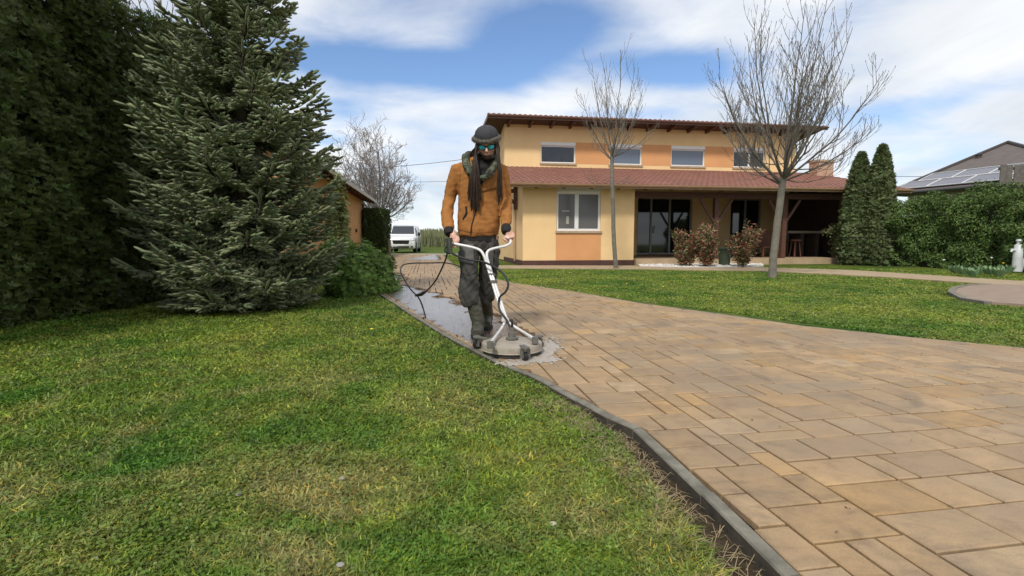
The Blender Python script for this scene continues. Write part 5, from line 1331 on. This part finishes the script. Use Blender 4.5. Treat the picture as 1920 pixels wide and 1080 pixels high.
# jacket -------------------------------------------------
jk = MB()
jk.loft([sec(863, 930, 444, 4.43, .118), sec(859, 934, 440, 4.43, .128), sec(857, 937, 428, 4.43, .136), sec(858, 939, 405, 4.43, .134), sec(859, 940, 378, 4.43, .134), sec(858, 942, 350, 4.42, .138), sec(854, 944, 328, 4.42, .132), sec(857, 943, 313, 4.42, .118), sec(868, 934, 303, 4.42, .098), sec(880, 922, 296, 4.42, .072)], 28)
jk.tube([P(866, 317, 4.43), Lsh+Vector((-.006, 0, 0)), P(850, 342, 4.44), P(843, 372, 4.46), P(839, 395, 4.40), P(839, 414, 4.32), P(841, 429, 4.255), P(842, 432, 4.24)], [.062, .066, .058, .054, .055, .052, .046, .040], 16)
jk.tube([P(932, 317, 4.43), Rsh+Vector((.004, 0, 0)), P(944, 342, 4.44), P(949, 372, 4.46), P(949, 395, 4.40), P(949, 413, 4.33), P(948, 426, 4.28), P(949, 429, 4.26)], [.062, .064, .055, .051, .051, .049, .043, .038], 16)
def jfold(c):
    low = 1 if c.z < 1.15 else .55; arm = abs(c.x+.28) > .20
    a = noise.noise(Vector((c.x*7, c.y*7, c.z*(17 if arm else 13)+c.x*(16 if c.x > -.28 else -16))))
    b = noise.noise(Vector((c.x*16+5, c.y*16, c.z*34)))
    return (.011 if arm else .011)*a*low+.004*b
jacket = voxel(jk, .0065, 4, jfold, M_jack, 'jacket', person); JB = bvh_of(jacket)
def strip(name, bv, pts, w, m, root, th=.004, n=14):
    """narrow raised strip laid on a surface along a pixel polyline"""
    P3 = []
    for (a, b) in zip(pts[:-1], pts[1:]):
        for k in range(n):
            t = k/n; h = hit(bv, a[0]+(b[0]-a[0])*t, a[1]+(b[1]-a[1])*t, th*.5)
            if h is not None: P3.append(h)
    q = MB(); q.tube(P3, w/2, 6); return hang(q.build(name, m, None, smooth=True), root)
def patch(name, bv, quad, m, root, off=.008, n=12, off2=None, rag=0):
    V = []; ok = {}
    A, B, C, D = quad
    for i in range(n+1):
        for j in range(n+1):
            u, v = i/n, j/n; x = (A[0]*(1-u)+B[0]*u)*(1-v)+(D[0]*(1-u)+C[0]*u)*v; y = (A[1]*(1-u)+B[1]*u)*(1-v)+(D[1]*(1-u)+C[1]*u)*v
            o = off if off2 is None else off*(1-v)+off2*v
            h = hit(bv, x, y, o); g = hit(bv, x, y, -.004)
            if h is not None: ok[i, j] = len(V); V += [h, g]
    F = []
    for i in range(n):
        for j in range(n):
            ks = [(i, j), (i+1, j), (i+1, j+1), (i, j+1)]
            if all(k in ok for k in ks):
                f = [ok[k] for k in ks]; F.append(tuple(f)); F.append(tuple(x+1 for x in f[::-1]))
                for a, b, nb2 in ((0, 1, (i, j-1)), (1, 2, (i+1, j)), (2, 3, (i, j+1)), (3, 0, (i-1, j))):
                    full = all((nb2[0]+x, nb2[1]+y) in ok for x in (0, 1) for y in (0, 1)) and 0 <= nb2[0] < n and 0 <= nb2[1] < n
                    if not full: F.append((f[a], f[a]+1, f[b]+1, f[b]))
    q = MB(); q.add(V, F); return hang(q.build(name, m, None, smooth=40), root)
patch('shirt_front', JB, ((884, 302), (922, 302), (906, 346), (899, 346)), M_blackc, jacket, .010, 12); 
patch('lapel', JB, ((914, 318), (934, 312), (933, 350), (901, 358)), M_jack, jacket, .016, 12, .010)
patch('lapel', JB, ((876, 318), (888, 322), (893, 362), (877, 352)), M_jack, jacket, .016, 12, .010)
strip('lapel_edge', JB, [(901, 359), (934, 351)], .010, mat('jacket_seam', (.20, .07, .018), .9), jacket, .01)
strip('zip', JB, [(897, 362), (895, 386), (889, 406), (884, 425), (883, 441)], .012, M_blackc, jacket)
strip('pocket_zip', JB, [(874, 387), (875, 400), (868, 412)], .018, M_blackc, jacket)
strip('hem_seam', JB, [(861, 431), (885, 436), (915, 436), (936, 430)], .005, mat('jacket_seam', (.20, .07, .018), .9), jacket, .002)
strip('sleeve_seam', JB, [(863, 320), (862, 345), (860, 365)], .005, mat('jacket_seam', (.20, .07, .018), .9), jacket, .002)
for h in hang and [(923.5, 326)]: s = hit(JB, *h, .02); q = MB(); q.ell(s, (.010, .006, .010), nu=10, nv=6); hang(q.build('button', mat('button_pale', (.5, .45, .4), .4), None, smooth=True), jacket)
# knitted black cuffs and black hem of the shirt below
for W_b, W_a in ((Lwr, P(841, 422, 4.28)), (Rwr, P(949, 421, 4.29))):
    d_ = (W_b-W_a).normalized(); q = MB(); q.tube([W_b-d_*.03, W_b-d_*.005, W_b+d_*.025, W_b+d_*.045], [.038, .043, .041, .033], 18); o = hang(q.build('cuff', M_blackc, None, smooth=True), jacket)
q = MB(); q.loft([sec(862, 933, 452, 4.435, .112), sec(861, 933, 440, 4.435, .118)], 28); hang(q.build('shirt_hem', M_blackc, None, smooth=True), jacket)

# trousers -------------------------------------------------
tr_ = MB()
tr_.loft([sec(864, 932, 470, 4.44, .10), sec(860, 934, 458, 4.44, .115), sec(862, 934, 444, 4.44, .112), sec(864, 932, 436, 4.44, .105)], 24)
tr_.tube([P(883, 452, 4.43), P(879, 476, 4.40), P(880, 500, 4.37), P(880, 525, 4.34), P(879.5, 543, 4.33), P(880, 556, 4.32), P(882, 566, 4.31), P(884, 572, 4.31)], [.094, .088, .078, .080, .086, .088, .078, .064], 22)
tr_.tube([P(914, 452, 4.44), P(917, 476, 4.46), P(916, 500, 4.49), P(914, 525, 4.53), P(911, 543, 4.56), P(909.5, 554, 4.58), P(909, 562, 4.59), P(909, 567, 4.60)], [.092, .086, .078, .076, .084, .084, .074, .058], 20)
def tfold(c):
    k = .016 if c.z < .55 else .010
    a = noise.noise(Vector((c.x*8, c.y*8, c.z*13+(c.x+.26)*22))); b = noise.noise(Vector((c.x*14, c.y*14, c.z*30-(c.x+.26)*30)))
    return k*1.25*a+.007*b
trou = voxel(tr_, .0065, 3, tfold, M_trou, 'trousers', person); TB = bvh_of(trou)
M_pock = mat('pocket_grey', (.105, .103, .098), .85, .25, 12)
patch('pocket', TB, ((861, 459), (888, 457), (887, 496), (861, 489)), M_pock, trou, .010)
patch('pocket', TB, ((917, 455), (925, 455), (924, 500), (917, 500)), M_pock, trou, .008)
patch('pocket', TB, ((927, 470), (937, 468), (935, 505), (926, 505)), mat('pocket_dark', (.055, .053, .05), .85), trou, .012)
strip('knee_seam', TB, [(863, 512), (880, 516), (896, 510)], .006, M_blackc, trou, .002)

# boots -------------------------------------------------
def boot(top, ankle, heelY, toeY, x, name='boot'):
    q = MB(); q.tube([top, top.lerp(ankle, .5), ankle, Vector((x, heelY-.055, .07))], [.064, .060, .056, .054], 18)
    q.tube([Vector((x, heelY-.02, .055)), Vector((x, heelY-.10, .062)), Vector((x, toeY+.08, .054)), Vector((x, toeY+.02, .045))], [.046, .052, .052, .040], 16)
    q.ell((x, heelY-.03, .06), (.044, .045, .055))
    b = voxel(q, .005, 3, lambda c: .0035*noise.noise(Vector((c.x*20, c.y*20, c.z*38))), M_boot, name, person)
    s = MB(); pts = []
    for k in range(20):
        a = 2*math.pi*k/20; ca, sa = math.cos(a), math.sin(a); pts.append((x+.056*ca*(1-.12*(sa > 0)), (heelY+toeY)/2+(heelY-toeY)/2*1.12*sa))
    s.prism(pts, .004, .030); hang(s.build('sole', M_sole, None, bevel=.004), b); return b
boot(P(886, 560, 4.32), Vector((-.290, 4.31, .12)), 4.37, 4.12, -.290)
boot(P(909, 556, 4.60), Vector((-.232, 4.74, .12)), 4.80, 4.55, -.232)

# head wear, scarf, glasses, hair -------------------------------------------------
hat = MB(); V = []; F = []; prof = [(.098, .030), (.102, .055), (.099, .082), (.089, .107), (.070, .127), (.043, .141), (.015, .147)]; n = 28
for (r_h, z_h) in prof:
    for k in range(n):
        a = 2*math.pi*k/n; V.append(Hd(r_h*.96*math.cos(a), -.012+r_h*1.08*math.sin(a), z_h))
for i in range(len(prof)-1):
    for k in range(n): k2 = (k+1) % n; F.append((i*n+k, i*n+k2, (i+1)*n+k2, (i+1)*n+k))
F.append(tuple((len(prof)-1)*n+k for k in range(n))); F.append(tuple(range(n))[::-1]); hat.add(V, F)
ho = hang(hat.build('cap', mat('cap_charcoal', (.040, .038, .044), .85, .25, 30, .001, 250), None, smooth=50), person)
q = MB(); q.tube([Hd(.104*math.cos(a), -.012+.112*math.sin(a), .044+.004*math.sin(3*a)) for a in [2*math.pi*k/30 for k in range(31)]], .018, 12, True)
fur = voxel(q, .005, 1, lambda c: .006*noise.noise(c*60)+.004*noise.noise(c*130), mat('fur_brim', (.095, .083, .066), .95, .5, 80), 'fur_brim', person)
reparent(fur, ho)
# loose hairs of the fur band
ft = MB(); rd_ = random.Random(4)
for _ in range(1400):
    a = rd_.uniform(0, 6.28); b = rd_.uniform(0, 6.28); base = Hd((.104+.017*math.cos(b))*math.cos(a), -.012+(.112+.017*math.cos(b))*math.sin(a), .044+.017*math.sin(b)); d_ = (HT @ Vector((math.cos(b)*math.cos(a), -math.cos(b)*math.sin(a), math.sin(b)-.3))).normalized()
    e = base+d_*rd_.uniform(.006, .013); sdv = d_.orthogonal().normalized()*.0012; ft.add([base-sdv, base+sdv, e], [(0, 1, 2)])
o = hang(ft.build('fur', mat('fur_tip', (.15, .13, .10), .9, .4, 90), None), person); reparent(o, ho)
# sunglasses
gf = MB()
for s in (-1, 1):
    ring = [Hd(s*.036+.031*math.cos(a), .096-.010*abs(math.cos(a) if s*math.cos(a) > 0 else 0), -.002+.021*math.sin(a)*(1 if math.sin(a) < 0 else .8)+.004*s*math.cos(a)) for a in [2*math.pi*k/18 for k in range(19)]]
    gf.tube(ring, .0035, 6, False); gf.tube([Hd(s*.066, .086, .004), Hd(s*.078, .05, .006), Hd(s*.080, .0, .006)], .0035, 6)
gf.tube([Hd(-.010, .098, .004), Hd(0, .103, .006), Hd(.010, .098, .004)], .003, 6)
gfo = hang(gf.build('sunglasses', M_sole, None, smooth=True), person)
M_lens = mat('mirror_lens', (.08, .55, .90), .12, .5, 60, metal=.75)
for s in (-1, 1):
    V = [Hd(s*.036, .102, -.002)]; ring = [Hd(s*.036+.029*math.cos(a), .096-.010*abs(math.cos(a) if s*math.cos(a) > 0 else 0), -.002+.020*math.sin(a)*(1 if math.sin(a) < 0 else .8)+.004*s*math.cos(a)) for a in [2*math.pi*k/18 for k in range(18)]]
    back = [p+(HT @ Vector((0, .004, 0))) for p in ring]; q = MB(); q.add(V+ring+back, [(0, 1+k, 1+(k+1) % 18) for k in range(18)]+[(1+k, 19+k, 19+(k+1) % 18, 1+(k+1) % 18) for k in range(18)]+[tuple(19+k for k in range(18))])
    hang(q.build('lens', M_lens, None, smooth=40), gfo).parent = gfo
# mouth and beard shadow
q = MB(); q.tube([Hd(-.020, .086, -.067), Hd(-.008, .092, -.066), Hd(.008, .092, -.066), Hd(.020, .086, -.067)], [.003, .0055, .0055, .003], 8); hang(q.build('lips', mat('lip', (.30, .09, .08), .5), None, smooth=True), person)
q = MB(); q.ell(Hd(0, .048, -.094), (.040, .040, .024), HT); q.ell(Hd(0, .02, -.10), (.056, .055, .028), HT); voxel(q, .004, 1, lambda c: .004*noise.noise(c*90), M_hair, 'beard', person)
# black neck warmer, camouflage scarf
q = MB(); q.tube([P(903, 312, 4.40), P(906, 303, 4.36), P(909, 297, 4.32)], [.105, .090, .064], 20); q.ell(P(903, 318, 4.33), (.075, .06, .05)); voxel(q, .006, 3, lambda c: .006*noise.noise(Vector((c.x*14, c.y*14, c.z*45))), M_blackc, 'neck_warmer', person)
M_camo = bpy.data.materials.new('camouflage'); M_camo.use_nodes = True; t = M_camo.node_tree; tcn = N(t, 'ShaderNodeTexCoord')
c1 = ramp(t, nz(t, tcn.outputs['Object'], 26, 2, .5, .6), (.40, (.016, .018, .012)), (.47, (.06, .068, .042)), (.56, (.15, .165, .11)), (.61, (.03, .03, .02)))
t.links.new(c1, t.nodes['Principled BSDF'].inputs['Base Color']); t.nodes['Principled BSDF'].inputs['Roughness'].default_value = .9
q = MB(); q.tube([P(884, 288, 4.44), P(873, 294, 4.38), P(873, 306, 4.30), P(882, 322, 4.25), P(898, 334, 4.235), P(910, 331, 4.24), P(922, 320, 4.26), P(930, 306, 4.32), P(928, 294, 4.42)], [.030, .034, .034, .030, .026, .028, .030, .030, .026], 14)
voxel(q, .006, 2, lambda c: .012*noise.noise(Vector((c.x*18, c.y*18, c.z*18))), M_camo, 'scarf', person)
# hair: long thin locks, each following the chest
hr_ = MB(); rd_ = random.Random(12)
def lock(p0, p1, p2, p3, r):
    pts = []
    for k in range(15):
        t = k/14; a = p0*(1-t)**3+p1*3*t*(1-t)**2+p2*3*t*t*(1-t)+p3*t**3
        a = a+Vector((noise.noise(a*9+Vector((r*999, 0, 0))), noise.noise(a*9+Vector((0, r*999, 3))), 0))*.012*t; pts.append(a)
    hr_.tube(pts, [r*(1-.45*k/14)*(1+.18*math.sin(k*2.3+r*5000)) for k in range(15)], 7)
for k in range(110):
    u = rd_.random(); L = rd_.uniform(0, 1)
    s0 = Hd(-.070-.020*u, rd_.uniform(-.06, .070), rd_.uniform(-.02, .03)); xe = 878+24*rd_.random(); ye = 352+44*math.sqrt(rd_.random())*(1 if 882 < xe < 899 else .6)
    zz0 = 4.265-.02*L; lock(s0, P(886+u*6, 298, 4.19), P(xe+1, 332, 4.17+.03*u), P(xe, ye, zz0+.012), rd_.uniform(.0032, .0056))
for k in range(54):
    u = rd_.random(); s0 = Hd(.070+.020*u, rd_.uniform(-.06, .070), rd_.uniform(-.02, .03)); xe = 932+11*rd_.random(); ye = 340+46*rd_.random()
    zz0 = 4.275-.015*rd_.random(); lock(s0, P(933+u*5, 298, 4.20), P(xe-1, 330, 4.19+.03*u), P(xe, ye, zz0+.02), rd_.uniform(.003, .0052))
for k in range(34):   # locks falling behind over shoulders and back
    a = rd_.uniform(-1, 1); s0 = Hd(a*.09, -.07, 0.0); lock(s0, s0+Vector((a*.05, .05, -.12)), P(898+a*26, 312, 4.52), P(898+a*24, 370+rd_.random()*30, 4.585), .008)
for k in range(14):   # left shoulder fall
    s0 = Hd(-.085, -.02, -.02); lock(s0, P(884, 285, 4.36), P(872+rd_.random()*6, 292, 4.36), P(868+rd_.random()*9, 306+rd_.random()*8, 4.33), .0075)
hang(hr_.build('hair', M_hair, None, smooth=True), person)

# ================================================================== rotary surface cleaner
DC = Vector((0.0, 3.63, 0)); mc = empty('surface_cleaner', DC, 'round beige rotary paving cleaner on casters with white tubular handlebar', 'cleaning machine')
M_tube = mat('white_tube', (.62, .61, .60), .3, .1, 15, spec=.6); M_disc = mat('disc_beige', (.33, .29, .235), .42, .14, 14, .0008, 80, dirt=((.18, .14, .10), 16, .5, .5)); M_br = mat('bracket_grey', (.12, .115, .10), .5, .2, 30)
M_skirt = mat('rubber_skirt', (.05, .045, .04), .8); M_rub = mat('black_rubber', (.015, .015, .016), .5)
q = MB(); q.lathe(tuple(DC), [(.212, .026), (.216, .030), (.218, .070), (.214, .079), (.20, .083), (.12, .091), (.05, .095), (.0, .095)], 64); hang(q.build('disc', M_disc, None, smooth=35), mc)
q = MB(); q.lathe(tuple(DC), [(.203, .006), (.207, .006), (.207, .026), (.203, .026)], 48); hang(q.build('skirt', M_skirt, None), mc)
q = MB(); q.lathe(tuple(DC), [(.2185, .028), (.2215, .030), (.2215, .034), (.2185, .036)], 64); hang(q.build('rim', M_disc, None, smooth=True), mc)
q = MB(); q.lathe((DC.x, DC.y, .10), [(.045, 0), (.045, .012), (.028, .016), (.028, .05), (.018, .055), (.018, .085)], 20); hub = hang(q.build('swivel', M_br, None, smooth=40), mc)
AL = G(919, 644, .12); AR = G(1003, 636, .12)
fx = P(946, 603, 3.86)
def smoothpath(pts, n=6):
    pts = [Vector(p) for p in pts]; out = []
    for i in range(len(pts)-1):
        p0 = pts[max(i-1, 0)]; p1 = pts[i]; p2 = pts[i+1]; p3 = pts[min(i+2, len(pts)-1)]
        for k in range(n):
            t = k/n; out.append(.5*((2*p1)+(-p0+p2)*t+(2*p0-5*p1+4*p2-p3)*t*t+(-p0+3*p1-3*p2+p3)*t**3))
    out.append(pts[-1]); return out
q = MB(); q.tube(smoothpath([P(840, 455, 4.19), P(862, 459, 4.17), P(888, 464.5, 4.15), P(901, 470, 4.13), P(908, 481, 4.11), P(914, 500, 4.08), P(934, 565, 3.93), P(945, 598, 3.87), P(945, 607, 3.85), P(938, 619, 3.80), AL]), .0112, 12); hang(q.build('handlebar_tube', M_tube, None, smooth=True), mc)
q = MB(); q.tube(smoothpath([P(948.5, 444, 4.23), P(956, 449, 4.20), P(957, 455, 4.17), P(948, 461, 4.15), P(926, 466, 4.14), P(915, 471, 4.13), P(913, 481, 4.11), P(918, 500, 4.08), P(939, 565, 3.93), P(950, 598, 3.87), P(956, 607, 3.85), P(972, 617, 3.83), AR]), .0112, 12); hang(q.build('handlebar_tube', M_tube, None, smooth=True), mc)
for yy_, Yq in ((515, 4.05), (528, 4.01), (600, 3.86)):
    c = P(916+(yy_-505)*.30+3, yy_, Yq); q = MB(); q.box((c.x-.028, c.y-.018, c.z-.012), (c.x+.028, c.y+.018, c.z+.012)); hang(q.build('clamp', M_tube if yy_ == 600 else M_br, None, bevel=.003), mc)
c = P(921, 531, 4.0); q = MB(); q.ell(c+Vector((-.02, -.02, 0)), (.012, .012, .012), nu=10, nv=8); hang(q.build('knob', M_rub, None, smooth=True), mc)
for A_2 in (AL, AR): q = MB(); q.box((A_2.x-.022, A_2.y-.02, .088), (A_2.x+.022, A_2.y+.02, .135)); hang(q.build('hinge', M_br, None, bevel=.004), mc)
def caster(x, y, ang, arm=None):
    q = MB()
    dx_, dy_ = math.cos(ang), math.sin(ang); ax = Vector((-dy_, dx_, 0)); c = Vector((x, y, .031))
    for s in (-1, 1): q.bar(c+ax*s*.022+Vector((0, 0, -.01)), c+ax*s*.022+Vector((0, 0, .05)), .03, .005, up=(dx_, dy_, 0))
    q.lathe((x, y, .083), [(.030, 0), (.030, .012), (.016, .018)], 14)
    if arm: q.bar(Vector((x, y, .090)), Vector(arm), .04, .012)
    f = hang(q.build('caster', M_br, None, smooth=30), mc)
    w_ = MB(); w_.tube([c-ax*.014, c-ax*.012, c+ax*.012, c+ax*.014], [.026, .030, .030, .026], 18); o = hang(w_.build('wheel', M_rub, None, smooth=40), mc); reparent(o, f)
    w_ = MB(); w_.tube([c-ax*.0155, c+ax*.0155], .016, 12); o = hang(w_.build('wheel_hub', M_br, None, smooth=40), mc); reparent(o, f)
caster(-.262, 3.76, .6, (-.18, 3.70, .085)); caster(.088, 3.375, 1.9, (.07, 3.47, .085)); caster(.206, 3.79, -.5, (.15, 3.73, .088))
# trigger gun held against the left grip
q = MB(); g0 = P(842, 447, 4.15); q.tube([g0, P(843, 462, 4.14), P(845, 476, 4.13)], [.018, .020, .016], 10); q.bar(P(836, 452, 4.15), P(848, 449, 4.14), .025, .035); q.bar(P(838, 458, 4.14), P(841, 474, 4.12), .012, .008)
hang(q.build('trigger_valve', mat('valve_olive', (.035, .040, .028), .5), None, smooth=40), mc)
# high pressure hose from the valve down the bar to the swivel
q = MB(); q.tube(smoothpath([P(846, 474, 4.13), P(858, 480, 4.09), P(880, 487, 4.06), P(905, 491, 4.03), P(930, 502, 3.97), P(946, 516, 3.93), P(953, 533, 3.90), P(948, 547, 3.90), P(938, 556, 3.91), P(935, 568, 3.91), P(938, 583, 3.88), P(950, 600, 3.83), P(959, 618, 3.76), Vector((DC.x+.002, DC.y, .235)), Vector((DC.x, DC.y, .18))]), .0085, 10)
hang(q.build('hose', M_rub, None, smooth=True), mc)
# supply hose trailing behind, a thing of its own
g = lambda x, y: G(x, y, .012)
q = MB(); hp = smoothpath([P(843, 476, 4.14), P(834, 470, 4.22), P(838, 462, 4.30), P(838, 478, 4.42), P(830, 500, 4.62), P(816, 527, 4.85), P(800, 545, 5.1), P(784, 554, 5.3), P(768, 540, 5.45), P(757, 522, 5.6), P(751, 508, 5.75), P(756, 497, 5.9), P(775, 493.5, 6.0), P(805, 493, 6.1), P(835, 493, 6.2), P(862, 500, 6.2), P(885, 520, 6.1), P(897, 548, 6.0), G(900, 566, .012), G(906, 580, .012)])
q.tube(hp, .0075, 10); q.build('hose', M_rub, None, smooth=True, label='thin black pressure hose looping from the left hand to behind the person', cat='hose')
q = MB(); q.tube([P(796, 548, 5.14), P(790, 552, 5.22), P(780, 554, 5.32)], [.016, .018, .014], 10); cpl = q.build('hose_coupling', M_rub, bpy.data.objects['hose.001'] if 'hose.001' in bpy.data.objects else None, smooth=True)
q = MB(); q.tube(smoothpath([P(783, 555, 5.29), P(789, 566, 5.3), P(794, 580, 5.33), G(798, 596, .012)]), .008, 8); q.build('hose_branch', M_rub, bpy.data.objects['hose.001'] if 'hose.001' in bpy.data.objects else None, smooth=True)
for (a, b) in (((734, 511), (751, 510)), ((744, 535), (759, 532))):
    pass
